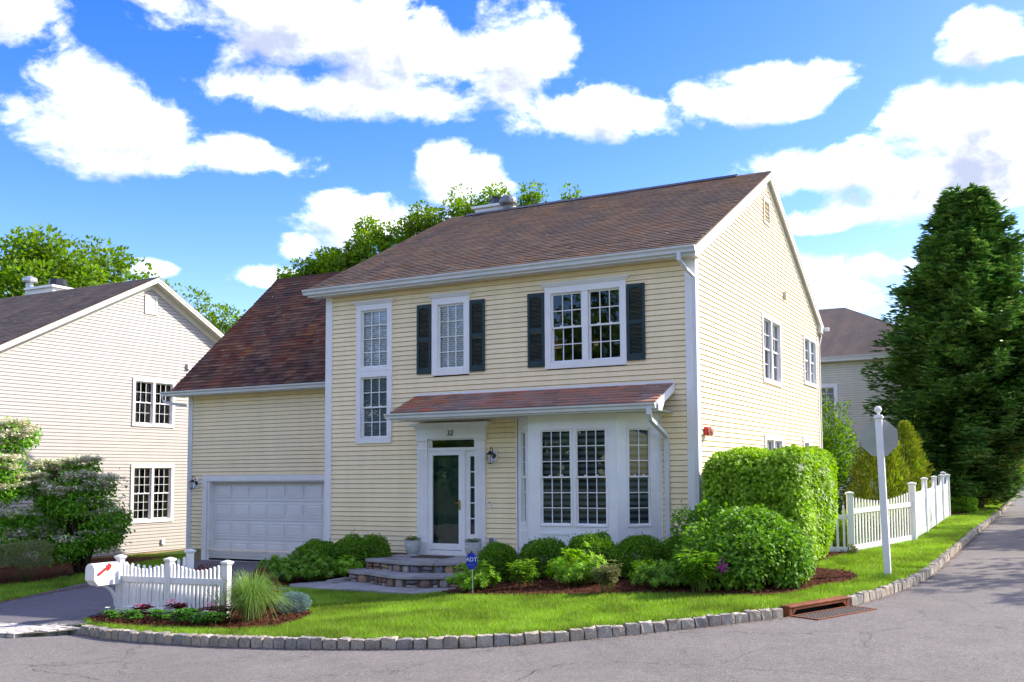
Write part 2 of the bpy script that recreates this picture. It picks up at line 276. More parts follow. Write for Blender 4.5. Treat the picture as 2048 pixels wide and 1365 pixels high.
leafmat('blue_spruce', [(.16, .25, .22), (.22, .32, .30), (.11, .19, .16)], .15)
leafmat('red_leaf', [(.14, .02, .015), (.09, .012, .014), (.22, .04, .02)], .3)
leafmat('impatiens', [(0.045, 0.146, 0.024), (0.090, 0.229, 0.032), (0.134, 0.333, 0.048), (0.067, 0.125, 0.032)], .25)
# ------------------------------------------------------------ object helpers
WORLD = {}
def root(name, loc, label, cat=None, group=None, kind=None):
    o = bpy.data.objects.new(name, None); COL.objects.link(o); o.location = loc; o.empty_display_size = .2
    tag(o, label, cat, group, kind); WORLD[o] = Vector(loc); return o
def tag(o, label=None, cat=None, group=None, kind=None):
    if label: o['label'] = label
    if cat: o['category'] = cat
    if group: o['group'] = group
    if kind: o['kind'] = kind
    return o
def link(name, me, parent, origin):
    o = bpy.data.objects.new(name, me); COL.objects.link(o); WORLD[o] = Vector(origin)
    if parent is not None: o.parent = parent; o.location = Vector(origin) - WORLD[parent]
    else: o.location = origin
    return o
def npob(name, V, F, m, parent=None, smooth=False, origin=None):
    V = np.asarray(V, np.float64); F = np.asarray(F, np.int32)
    if origin is None:
        lo, hi = V.min(0), V.max(0); origin = ((lo[0] + hi[0]) / 2, (lo[1] + hi[1]) / 2, lo[2])
    me = bpy.data.meshes.new(name); k = F.shape[1]; V = V - np.array(origin)
    me.vertices.add(len(V)); me.vertices.foreach_set('co', V.astype(np.float32).ravel())
    me.loops.add(F.size); me.loops.foreach_set('vertex_index', F.ravel())
    me.polygons.add(len(F)); me.polygons.foreach_set('loop_start', np.arange(0, F.size, k, dtype=np.int32))
    try: me.polygons.foreach_set('loop_total', np.full(len(F), k, dtype=np.int32))
    except Exception: pass
    if smooth: me.polygons.foreach_set('use_smooth', np.ones(len(F), dtype=bool))
    me.materials.append(MATS[m]); me.update(); me.validate()
    return link(name, me, parent, origin)
class MB:
    def __init__(s): s.v = []; s.f = []
    def add(s, V, F):
        n = len(s.v); s.v += [tuple(p) for p in V]; s.f += [tuple(i + n for i in q) for q in F]; return s
    def box(s, a, b):
        x0, y0, z0 = a; x1, y1, z1 = b
        return s.add([(x0, y0, z0), (x1, y0, z0), (x1, y1, z0), (x0, y1, z0), (x0, y0, z1), (x1, y0, z1), (x1, y1, z1), (x0, y1, z1)],
                     [(0, 3, 2, 1), (4, 5, 6, 7), (0, 1, 5, 4), (1, 2, 6, 5), (2, 3, 7, 6), (3, 0, 4, 7)])
    def fbox(s, fr, a, b):      # box in a wall frame (s along, d out, z up)
        n = len(s.v); m = MB().box(a, b); return s.add([fr(*p) for p in m.v], m.f)
    def prism(s, A, B):         # loft between two equal polygons, capped
        k = len(A); V = list(A) + list(B)
        F = [tuple(range(k))[::-1], tuple(range(k, 2 * k))] + [(i, (i + 1) % k, k + (i + 1) % k, k + i) for i in range(k)]
        return s.add(V, F)
    def tube(s, pts, rad, k=8, cap=True):
        pts = [Vector(p) for p in pts]; n = len(pts); rings = []
        if not hasattr(rad, '__len__'): rad = [rad] * n
        up = None
        for i, p in enumerate(pts):
            t = (pts[min(i + 1, n - 1)] - pts[max(i - 1, 0)]).normalized()
            if up is None: up = t.orthogonal().normalized()
            up = (up - t * up.dot(t)).normalized(); w = t.cross(up)
            rings.append([p + (up * math.cos(2 * PI * j / k) + w * math.sin(2 * PI * j / k)) * rad[i] for j in range(k)])
        V = [q for r in rings for q in r]; F = []
        for i in range(n - 1):
            for j in range(k): F.append((i * k + j, i * k + (j + 1) % k, (i + 1) * k + (j + 1) % k, (i + 1) * k + j))
        if cap: F += [tuple(range(k))[::-1], tuple(range((n - 1) * k, n * k))]
        return s.add(V, F)
    def rtube(s, pts, w, d, wv):  # rectangular duct; wv = direction of width
        pts = [Vector(p) for p in pts]; n = len(pts); V = []; F = []; wv = Vector(wv).normalized()
        for i, p in enumerate(pts):
            t = (pts[min(i + 1, n - 1)] - pts[max(i - 1, 0)]).normalized(); dv = t.cross(wv).normalized()
            V += [p + wv * w / 2 + dv * d / 2, p - wv * w / 2 + dv * d / 2, p - wv * w / 2 - dv * d / 2, p + wv * w / 2 - dv * d / 2]
        for i in range(n - 1):
            for j in range(4): F.append((i * 4 + j, i * 4 + (j + 1) % 4, (i + 1) * 4 + (j + 1) % 4, (i + 1) * 4 + j))
        F += [(3, 2, 1, 0), tuple(range((n - 1) * 4, n * 4))]
        return s.add(V, F)
    def lathe(s, c, prof, k=16, sx=1, ax=None):
        V = []; F = []; n = len(prof); c = Vector(c)
        for r, h in prof:
            for j in range(k):
                a = 2 * PI * j / k; q = (r * math.cos(a), r * math.sin(a), h)
                if ax == 'x': q = (h, r * math.cos(a), r * math.sin(a))
                if ax == 'y': q = (r * math.cos(a), h, r * math.sin(a))
                V.append(c + Vector(q))
        for i in range(n - 1):
            for j in range(k): F.append((i * k + j, i * k + (j + 1) % k, (i + 1) * k + (j + 1) % k, (i + 1) * k + j))
        F += [tuple(range(k))[::-1], tuple(range((n - 1) * k, n * k))]
        return s.add(V, F)
    def ob(s, name, m, parent=None, smooth=False, bevel=0, origin=None):
        if not s.v: return None
        V = np.array([tuple(p) for p in s.v]); lo, hi = V.min(0), V.max(0)
        if origin is None: origin = ((lo[0] + hi[0]) / 2, (lo[1] + hi[1]) / 2, lo[2])
        me = bpy.data.meshes.new(name); me.from_pydata([tuple(p) for p in (V - np.array(origin))], [], s.f); me.materials.append(MATS[m])
        if smooth:
            for p in me.polygons: p.use_smooth = True
        me.update(); o = link(name, me, parent, origin)
        if bevel:
            bv = o.modifiers.new('bevel', 'BEVEL'); bv.width = bevel; bv.segments = 1; bv.limit_method = 'ANGLE'
        return o
def text_mesh(name, txt, size, depth, M, m, parent, shear=0):
    cu = bpy.data.curves.new(name, 'FONT'); cu.body = txt; cu.size = size; cu.extrude = depth; cu.align_x = 'CENTER'; cu.align_y = 'CENTER'; cu.shear = shear; cu.resolution_u = 3
    t = bpy.data.objects.new('tmp', cu); COL.objects.link(t); bpy.context.view_layer.update()
    me = bpy.data.meshes.new_from_object(t.evaluated_get(bpy.context.evaluated_depsgraph_get())); bpy.data.objects.remove(t)
    me.transform(M.to_3x3().to_4x4()); me.materials.clear(); me.materials.append(MATS[m])
    return link(name, me, parent, M.translation)
# ------------------------------------------------------------ terrain
ROADC = [(-6.496, -7.568, -.5), (-5.463, -7.701, -.48), (-3.759, -7.649, -.45), (-2.071, -7.415, -.4), (-.666, -6.976, -.36), (.385, -6.357, -.32), (1.378, -5.457, -.27), (2.303, -4.5, -.22), (2.85, -3.7, -.2), (3.336, -2.705, -.18), (3.694, -1.451, -.15), (4.015, .494, -.1), (4.125, 3.996, -.03), (4.215, 10.277, .05), (4.374, 21.635, .12), (4.4, 40., .15)]
RC = ROADC + [(1.35, -8.24, -.37), (5.64, -5.32, -.2), (-4.5, -10.1, -.5), (7, 10, .05), (7, 30, .12), (0, -14, -.36), (6, -14, -.3), (-6, -14, -.5), (-12, -7.7, -.56), (-20, -7.7, -.7), (-12, -14, -.6), (-40, -10, -.9), (12, -8, -.1), (30, -10, .3), (8, 60, .2)]
LC = [(x + dx, y + dy, z + .11) for (x, y, z), (dx, dy) in zip(ROADC, [(0, .2)] * 4 + [(-.1, .2)] * 3 + [(-.15, .1)] * 4 + [(-.2, 0)] * 5)]
LC += [(3.43, .35, -.03), (3.07, 7.2, .14), (2.23, 3.96, .06), (3.03, 16.7, .2), (3, 40, .25), (-8, -7.2, -.52), (-12, -7.2, -.57), (-20, -7, -.7), (-10, 1.6, -.46), (-14, 1.6, -.46), (-12, -3, -.5), (-8.6, -2.5, -.42), (-6.5, -3.3, -.36), (-4, -3.3, -.345), (-5.2,-3.5,-.35), (-2, -2.5, -.12), (-4.5, -5.5, -.36), (-2, -5.2, -.25), (0, -2, -.05), (0, -4, -.14), (2, -1, -.03), (.2, 4, .03), (-8, 0, -.2), (-5, 0, -.3), (-5.2, -2.7, -.37), (-4.3, -2.3, -.37), (-6.2, -2.4, -.37), (-5, -1.2, -.37), (-6.7, -2.4, -.37), (-3.9, -2.8, -.36), (-17, -2, -.62), (-19.8, 4, -.72), (-19.8, -5, -.75), (-30, 0, -.9), (-15, 12, -.5), (0, 14, .2), (-3, 25, .4), (-20, 30, 0), (-40, 30, -.5), (0, 60, .5)]
def mk(pts):
    P = np.array(pts); D = np.hypot(P[:, None, 0] - P[None, :, 0], P[:, None, 1] - P[None, :, 1]); n = len(P)
    A = np.zeros((n + 1, n + 1)); A[:n, :n] = D - np.eye(n) * .15; A[n, :n] = 1; A[:n, n] = 1
    w = np.linalg.solve(A, np.append(P[:, 2], 0))
    def f(x, y):
        x = np.asarray(x, float); y = np.asarray(y, float)
        return np.hypot(x[..., None] - P[:, 0], y[..., None] - P[:, 1]) @ w[:n] + w[n]
    return f
Hr = mk(RC); Hl = mk(LC)
def hl(x, y): return float(Hl(x, y))
def smooth_curve(P, n=4):      # Catmull-Rom
    P = [np.array(p, float) for p in P]; out = []
    for i in range(len(P) - 1):
        p0, p1, p2, p3 = P[max(i - 1, 0)], P[i], P[i + 1], P[min(i + 2, len(P) - 1)]
        for k in range(n):
            t = k / n; out.append(.5 * (2 * p1 + (p2 - p0) * t + (2 * p0 - 5 * p1 + 4 * p2 - p3) * t * t + (3 * p1 - p0 - 3 * p2 + p3) * t ** 3))
    out.append(P[-1]); return np.array(out)
def inpoly(x, y, poly):
    x = np.asarray(x); y = np.asarray(y); c = np.zeros(x.shape, bool); n = len(poly)
    for i in range(n):
        x1, y1 = poly[i][:2]; x2, y2 = poly[(i + 1) % n][:2]
        if y1 == y2: continue
        m = ((y1 > y) != (y2 > y)) & (x < (x2 - x1) * (y - y1) / (y2 - y1) + x1); c ^= m
    return c
from mathutils.geometry import delaunay_2d_cdt
def patch(name, poly, H, off, m, step=.5, parent=None, skirt=0):
    poly = [tuple(p[:2]) for p in poly]; xs = [p[0] for p in poly]; ys = [p[1] for p in poly]
    B = []
    for i in range(len(poly)):
        a = np.array(poly[i]); b = np.array(poly[(i + 1) % len(poly)]); k = max(1, int(np.hypot(*(b - a)) / step))
        for j in range(k): B.append(tuple(a + (b - a) * j / k))
    gx, gy = np.meshgrid(np.arange(min(xs), max(xs), step), np.arange(min(ys), max(ys), step)); gx = gx.ravel(); gy = gy.ravel()
    ins = inpoly(gx, gy, poly); pts = [Vector(p) for p in B] + [Vector((a, b)) for a, b in zip(gx[ins], gy[ins])]
    nb = len(B)
    vv, ee, ff, *_ = delaunay_2d_cdt(pts, [(i, (i + 1) % nb) for i in range(nb)], [list(range(nb))], 1, 1e-5)
    X = np.array([v.x for v in vv]); Y = np.array([v.y for v in vv]); Zz = H(X, Y) + off
    mb = MB(); mb.add(np.stack([X, Y, Zz], 1), [tuple(f) for f in ff])
    if skirt:
        bx = np.array(B); bz = H(bx[:, 0], bx[:, 1]) + off
        for i in range(nb):
            j = (i + 1) % nb
            mb.add([(bx[i][0], bx[i][1], bz[i]), (bx[j][0], bx[j][1], bz[j]), (bx[j][0], bx[j][1], bz[j] - skirt), (bx[i][0], bx[i][1], bz[i] - skirt)], [(0, 3, 2, 1)])
    return mb.ob(name, m, parent)
# ---- the curb line, densely sampled, with outward normals
CL = smooth_curve([(-6.62, -7.50, 0)] + ROADC[1:] + [(4.42, 48, 0), (4.0, 54, 0), (2.5, 58, 0)], 12)[:, :2]
seg = np.hypot(*np.diff(CL, axis=0).T); CS = np.concatenate([[0], np.cumsum(seg)])
def curb_at(s):
    x = np.interp(s, CS, CL[:, 0]); y = np.interp(s, CS, CL[:, 1]); x2 = np.interp(s + .05, CS, CL[:, 0]); y2 = np.interp(s + .05, CS, CL[:, 1]); x1 = np.interp(s - .05, CS, CL[:, 0]); y1 = np.interp(s - .05, CS, CL[:, 1])
    t = np.array([x2 - x1, y2 - y1]); t /= np.hypot(*t); return np.array([x, y]), t, np.array([t[1], -t[0]])   # point, tangent, outward (road side)
# ---- sheets
mb = MB(); mb.add([(-900, -900, -1.6), (900, -900, -1.6), (900, 900, -1.6), (-900, 900, -1.6)], [(0, 1, 2, 3)])
tag(mb.ob('ground', 'earth'), kind='structure')
curbpoly = [tuple(p) for p in CL[::4]]
road_out = [(4.6, 62), (9.6, 62), (10.4, 30), (10.6, 4), (13, -2), (30, -4), (34, -24), (-60, -24), (-60, -7.3), (-11.45, -7.1), (-11.2, -7.95)]
rp = [(-7.4, -8.05), (-6.9, -7.75)] + curbpoly[:-2] + road_out
ROAD = tag(patch('road', rp, Hr, 0, 'asphalt', 1.0), kind='structure')
crk = random.Random(8)
for pts, w_ in (([(-6.04, -9.09), (-5.6, -9.01), (-5.23, -9.15), (-4.81, -9.1), (-4.61, -9.1), (-4.59, -8.85), (-4.56, -8.51), (-4.53, -8.09)], .009), ([(-4.88, -9.49), (-4.35, -9.55), (-4.03, -9.54), (-3.69, -9.61), (-3.31, -9.69)], .011),
                ([(1.0, -8.6), (.96, -7.77), (1.08, -7.41), (1.25, -7.24), (1.88, -7.13), (2.55, -7.08), (3.11, -7.13), (3.62, -7.13), (4.4, -7.18), (5.4, -7.3), (6.5, -7.3)], .010), ([(4.2, -1.31), (4.46, -1.79), (4.81, -1.96), (5.06, -2.84)], .009), ([(2.74, -6.98), (2.94, -6.12), (3.52, -5.66)], .006)):
    P_ = []
    for p, q in zip(pts[:-1], pts[1:]):
        k = max(2, int(math.hypot(q[0] - p[0], q[1] - p[1]) / .06))
        for i in range(k): t = i / k; P_.append((p[0] + (q[0] - p[0]) * t + crk.gauss(0, .012), p[1] + (q[1] - p[1]) * t + crk.gauss(0, .012)))
    V_ = []; F_ = []
    for i in range(len(P_) - 1):
        x, y = P_[i]; dx, dy = P_[i + 1][0] - x, P_[i + 1][1] - y; l = math.hypot(dx, dy) + 1e-6; ww = w_ * .42 * crk.uniform(.1, 1.2); z = float(Hr(x, y)) + .008
        V_ += [(x - dy / l * ww, y + dx / l * ww, z), (x + dy / l * ww, y - dx / l * ww, z)]
    for i in range(len(V_) // 2 - 1): F_.append((2 * i, 2 * i + 1, 2 * i + 3, 2 * i + 2))
    mb = MB(); mb.add(V_, F_); mb.ob('crack', 'crack', ROAD)
lotpoly = [(-6.7, -7.35)] + [tuple(curb_at(s)[0] - curb_at(s)[2] * .1) for s in np.arange(0, CS[-1], .5)] + [(-10, 75), (-70, 70), (-70, -7.3)]
tag(patch('lawn', lotpoly, Hl, 0, 'lawn_soil', .8), kind='structure')
drive = [(-6.75, -7.28), (-7.75, -6.6), (-7.75, -4.6), (-8.1, -3.4), (-8.45, -2.4), (-8.49, 1.8), (-14.45, 1.8), (-13.7, -.4), (-12.94, -2.17), (-12.4, -3.3), (-11.9, -4.4), (-11.35, -5.6), (-11.15, -6.6), (-11.4, -7.05)]
tag(patch('driveway', drive, Hl, .02, 'drive_asphalt', .5), kind='structure')
bedF = smooth_curve([(-3.68, -2.75, 0), (-3.0, -3.38, 0), (-2.1, -3.62, 0), (-1.3, -3.64, 0), (-.5, -3.5, 0), (.5, -3.25, 0), (1.3, -3.15, 0), (1.97, -3.05, 0), (2.46, -2.61, 0), (2.72, -1.7, 0), (3.05, -.95, 0), (3.03, -.22, 0), (2.70, .43, 0), (2.15, .75, 0), (1.98, 1.6, 0), (2.1, 2.7, 0), (2.3, 3.5, 0)], 4)[:, :2]
bed_main = [tuple(p) for p in bedF] + [(1.6, 4.6), (1.0, 8.0), (.2, 8.0), (.15, .1), (-3.4, .1)]
bed_left = [(-7.2, -2.65), (-6.8, -1.9), (-6.35, -1.3), (-6.3, .1), (-8.5, .1), (-8.47, -1.2), (-8.3, -2.4), (-7.9, -2.95), (-7.4, -3.0)]
bed_fence = [(-6.72, -7.20), (-6.1, -7.34), (-5.4, -7.36), (-4.7, -7.28), (-4.1, -7.12), (-3.65, -6.72), (-3.75, -6.15), (-4.0, -5.6), (-4.6, -5.1), (-5.4, -4.7), (-6.6, -4.7), (-7.6, -4.7), (-7.72, -6.0), (-7.65, -6.6)]
bed_nei = [(-17.5, -4.2), (-15.8, -4.4), (-14.6, -4.0), (-14.0, -3.0), (-14.3, -2.0), (-15.0, -.8), (-15.8, 1.2), (-17, 3.5), (-19.8, 3.6), (-19.8, -4)]
bed_far = [(1.0, 17.5), (2.9, 17.4), (3.5, 19), (3.6, 23), (3.4, 30), (3.3, 36), (.5, 36)]
BEDS = [bed_main, bed_left, bed_fence, bed_nei, bed_far]
for b in BEDS: tag(patch('mulch_bed', b, Hl, .03, 'mulch', .35, skirt=.06), kind='structure')
rng = np.random.default_rng(5)
# mulch chips and leaf litter
def chips(name, pts, size, m, flat=.35):
    n = len(pts); a = rng.uniform(0, 2 * PI, n); L_ = rng.uniform(.5, 1.3, n) * size; Wd = L_ * rng.uniform(.2, .45, n)
    ax = np.stack([np.cos(a), np.sin(a), rng.normal(0, flat, n)], 1); ay = np.stack([-np.sin(a), np.cos(a), rng.normal(0, flat, n)], 1)
    P = pts; V = np.stack([P - ax * L_[:, None] / 2, P + ay * Wd[:, None] / 2, P + ax * L_[:, None] / 2, P - ay * Wd[:, None] / 2], 1).reshape(-1, 3)
    return npob(name, V, np.arange(n * 4).reshape(n, 4), m)
def scatter(poly, n, H=Hl, off=.03, excl=()):
    xs = [p[0] for p in poly]; ys = [p[1] for p in poly]; x = rng.uniform(min(xs), max(xs), n); y = rng.uniform(min(ys), max(ys), n); k = inpoly(x, y, poly)
    for e in excl: k &= ~inpoly(x, y, e)
    x, y = x[k], y[k]; return np.stack([x, y, H(x, y) + off], 1)
P = np.concatenate([scatter(bed_main, 26000, off=.045), scatter(bed_fence, 9000, off=.045), scatter(bed_left, 3000, off=.045), scatter(bed_nei, 5000, off=.045)])
P[:, 2] += rng.uniform(-.01, .03, len(P))
tag(chips('mulch_chips', P, .055, 'mulch_chip'), 'reddish brown bark mulch chips over the planting beds', 'mulch', kind='stuff')
# dead leaves along the curb and the drain
ss = rng.uniform(0, 34, 2600); q = []
for s in ss:
    p, t, o = curb_at(s); k = abs(rng.normal(0, .06)) + .0; x, y = p + o * k; q.append((x, y, float(Hr(x, y)) + .008))
tag(chips('leaf_litter', np.array(q), .04, 'litter', .15), 'dry brown leaf litter gathered along the foot of the curb', 'leaf litter', kind='stuff')
q = [( -11.15 - .62 * t * 2.6 + rng.normal(0, .07), -6.3 + t * 6 + rng.normal(0, .05), 0) for t in rng.uniform(0, 1, 900)]
q = np.array(q); q[:, 2] = Hl(q[:, 0], q[:, 1]) + .035
tag(chips('dry_needles', q, .06, 'litter', .2), 'dry tan litter along the far edge of the driveway', 'leaf litter', kind='stuff')
# ---- curb of granite blocks
curb = root('curb', (0, -7, -.4), None, kind='structure')
def stone_mesh(seed, sub=3):
    r = np.random.default_rng(seed); n = sub; V = []; idx = {}; F = []
    for ax in range(3):
        for sgn in (-1, 1):
            for i in range(n):
                for j in range(n):
                    q = []
                    for (a, b) in ((i, j), (i + 1, j), (i + 1, j + 1), (i, j + 1)):
                        c = [0, 0, 0]; c[ax] = sgn; c[(ax + 1) % 3] = -1 + 2 * a / n; c[(ax + 2) % 3] = -1 + 2 * b / n; k = tuple(round(t, 4) for t in c)
                        if k not in idx: idx[k] = len(V); V.append(k)
                        q.append(idx[k])
                    F.append(tuple(q if sgn > 0 else q[::-1]))
    V = np.array(V, float); nn = np.linalg.norm(V, axis=1)
    V = V * (1 - .09 * np.maximum(nn - 1.15, 0)[:, None]) + r.normal(0, .055, V.shape)
    me = bpy.data.meshes.new('stone'); me.from_pydata([tuple(v * .5) for v in V], [], F); 
    me.update(); return me
def withmat(me, m): me.materials.append(MATS[m]); return me
GRAN = [withmat(stone_mesh(i), 'granite') for i in range(8)]
def inst(name, me, parent, loc, rot=(0, 0, 0), sc=(1, 1, 1)):
    o = link(name, me, parent, loc); o.rotation_euler = rot; o.scale = sc; return o
rr = random.Random(3)
s = 0.0; nst = 0; far = MB()
drain_s = None
# arc positions of the drain inlet
dA, dB = np.array([2.72, -3.92]), np.array([3.36, -2.72])
sA = CS[np.argmin(np.hypot(*(CL - dA).T))]; sB = CS[np.argmin(np.hypot(*(CL - dB).T))]
while s < 52:
    w = .135 if s < 1.5 else (.15 if s < 4 else .175); w *= rr.uniform(.86, 1.12); gap = rr.uniform(.008, .022)
    if sA - .02 < s + w / 2 < sB + .02: s = sB + .03 + .001; 
    p, t, o = curb_at(s + w / 2); z = float(Hr(p[0], p[1])); h = .26 + rr.uniform(-.012, .015)
    top = .128 + rr.uniform(-.01, .012)
    c = p - o * .055; a = math.atan2(t[1], t[0])
    if nst < 290: inst('stone', GRAN[rr.randrange(8)], curb, (c[0], c[1], z + top - h / 2), (rr.uniform(-.04, .04), rr.uniform(-.04, .04), a + rr.uniform(-.06, .06)), (w, .13 + rr.uniform(-.01, .01), h))
    nst += 1; s += w + gap
    if nst >= 290: break
# the rest of the curb far off, one strip of blocks
mb = MB()
while s < CS[-1] - .3:
    p, t, o = curb_at(s + .09); z = float(Hr(p[0], p[1])); a = p - t * .085 - o * .115; b = p + t * .085 - o * .115; c = p + t * .085 + o * 0; d = p - t * .085
    hh = .13 + rr.uniform(-.01, .01)
    mb.prism([(*a, z - .05), (*b, z - .05), (*c, z - .05), (*d, z - .05)], [(*a, z + hh), (*b, z + hh), (*c, z + hh), (*d, z + hh)]); s += .185
tag(mb.ob('far_stone', 'granite', curb), kind='stuff')
mbm = MB()      # mortar bed behind the blocks
ptsA = []
for s_ in np.arange(0, CS[-1] - .5, .25):
    if sA < s_ < sB: continue
    p, t, o = curb_at(s_); q = curb_at(s_ + .26)
    if sA < s_ + .26 < sB: continue
    z = float(Hr(*p)); z2 = float(Hr(*q[0])); a, b = p - o * .11, p - o * .022; c, d = q[0] - q[2] * .022, q[0] - q[2] * .11
    mbm.prism([(*a, z - .05), (*b, z - .05), (*c, z2 - .05), (*d, z2 - .05)], [(*a, z + .1), (*b, z + .1), (*c, z2 + .1), (*d, z2 + .1)])
mbm.ob('mortar', 'mortar', curb)
# low curb return beside the apron and the far cross curb
mb = MB()
for i in range(60):
    x = -2 + i * .2; y = 64 + .02 * i; z = float(Hr(x, y)) ; mb.box((x, y, z), (x + .18, y + .15, z + .14))
tag(mb.ob('far_stone', 'granite', curb), kind='stuff')
# ---- driveway apron of pale stone blocks
apron = root('driveway_apron', (-8.8, -7.5, -.55), None, kind='structure')
mb = MB(); pa = [(-6.75, -7.32), (-6.95, -7.7), (-7.35, -8.05), (-11.2, -7.95), (-11.4, -7.05), (-9, -7.1)]
po = patch('mortar', pa, lambda x, y: np.minimum(Hl(x, y), Hr(x, y) + .05), .0, 'mortar', .3, parent=apron)
WST = [withmat(stone_mesh(20 + i, 2), 'white_stone') for i in range(5)]
for r in range(6):
    y0 = -7.12 - r * .155; x = -11.3 + rr.uniform(0, .2)
    while x < -6.78:
        w = rr.uniform(.17, .30); xe = -6.72 - max(0, (r - 1)) * .13
        if x + w < xe:
            yy = y0 - .03 * (x + 7) * -.0; z = min(hl(x + w / 2, yy), float(Hr(x + w / 2, yy)) + .045) + .012
            inst('stone', WST[rr.randrange(5)], apron, (x + w / 2, yy - .07, z - .045), (0, 0, rr.uniform(-.03, .03)), (w, .145, .10))
        x += w + .008
# ---- storm drain
dr = root('storm_drain', (3.05, -3.35, -.2), 'rusty cast iron storm drain inlet set in the stone curb at the corner', 'storm drain')
pa_, pb_ = curb_at(sA + .02)[0], curb_at(sB - .02)[0]; tt = (pb_ - pa_); Ld = np.hypot(*tt); tt /= Ld; oo = np.array([tt[1], -tt[0]]); zd = float(Hr(*pa_)); zd2 = float(Hr(*pb_))
def dfr(s_, d, z):
    p = pa_ + tt * s_ + oo * d; zb = zd + (zd2 - zd) * s_ / Ld; return (p[0], p[1], zb + z)
mb = MB(); mb.fbox(dfr, (0, -.17, .105), (Ld, .02, .138)); mb.fbox(dfr, (0, -.16, -.1), (.075, .012, .1045)); mb.fbox(dfr, (Ld - .075, -.16, -.1), (Ld, .012, .1045)); mb.fbox(dfr, (0.075, -.012, .07), (Ld - .075, .012, .1045))
for (sgn, s0) in ((1, .075), (-1, Ld - .075)):
    mb.prism([dfr(s0, -.01, .075), dfr(s0 + sgn * .09, -.01, .075), dfr(s0, -.01, .0)], [dfr(s0, .01, .075), dfr(s0 + sgn * .09, .01, .075), dfr(s0, .01, .0)])
mb.ob('hood', 'rust', dr, bevel=.01)
mb = MB(); mb.fbox(dfr, (.06, -.17, -.1), (Ld - .06, -.15, .10)); mb.fbox(dfr, (.06, -.15, -.1), (Ld - .06, -.02, -.09)); mb.ob('throat', 'dark', dr)
mb = MB(); mb.fbox(dfr, (.02, .02, .004), (Ld - .02, .05, .016)); mb.fbox(dfr, (.02, .45, .004), (Ld - .02, .48, .016)); mb.fbox(dfr, (.02, .05, .004), (.05, .45, .016)); mb.fbox(dfr, (Ld - .05, .05, .004), (Ld - .02, .45, .016))
mb.ob('frame', 'rust', dr)
mb = MB(); mb.fbox(dfr, (.05, .05, .002), (Ld - .05, .45, .004)); mb.ob('pit', 'dark', dr)
mb = MB(); k = 0.07
while k < Ld - .07: mb.fbox(dfr, (k, .05, .005), (k + .028, .45, .0145)); k += .062
for j in range(1, 7): mb.fbox(dfr, (.05, .05 + j * .06, .006), (Ld - .05, .05 + j * .06 + .02, .0135))
mb.ob('grate', 'grate', dr)
# ------------------------------------------------------------ buildings
EXP = .1016
def frame(O, u, n):
    O = Vector(O); u = Vector(u); n = Vector(n)
    return lambda s, d, z: tuple(O + u * s + n * d + Vector((0, 0, z)))
def siding(parent, fr, zbot, ztop, phase, span, opens, m, t=.022, zmax=99):
    """one board per course; span(z)->(s0,s1); openings cut the board"""
    small = MB(); k0 = math.floor((zbot - phase) / EXP + 1e-6); z = phase + k0 * EXP
    while z < ztop - .005:
        za, zb = max(z, zbot), min(z + EXP, ztop); a0, a1 = span(za); b0, b1 = span(zb)
        if a1 - a0 > .03:
            segs = [(a0, b0, a1, b1)]
            for (o0, o1, p0, p1) in opens:
                ov = min(zb, p1) - max(za, p0)
                if ov < EXP * .5: continue
                new = []
                for (l, l2, r, r2) in segs:
                    if o1 <= l or o0 >= r: new.append((l, l2, r, r2)); continue
                    if o0 > l + .01: new.append((l, l2, o0, o0))
                    if o1 < r - .01: new.append((o1, o1, r, r2))
                segs = new
            for (l, l2, r, r2) in segs:
                mb = small if max(r - l, r2 - l2) < .80 else MB()
                if r2 < l2: r2 = l2 = (l2 + r2) / 2
                A = [fr(l, -.03, za), fr(l, t, za), fr(l, t * .95, za + .008), fr(l2, .004, zb - .011), fr(l2, -.018, zb - .008), fr(l2, -.03, zb)]
                B = [fr(r, -.03, za), fr(r, t, za), fr(r, t * .95, za + .008), fr(r2, .004, zb - .011), fr(r2, -.018, zb - .008), fr(r2, -.03, zb)]
                mb.prism(A, B)
                if mb is not small: mb.ob('siding_board', m, parent)
        z += EXP
    o = small.ob('siding_offcut', m, parent)
    if o: tag(o, kind='stuff')
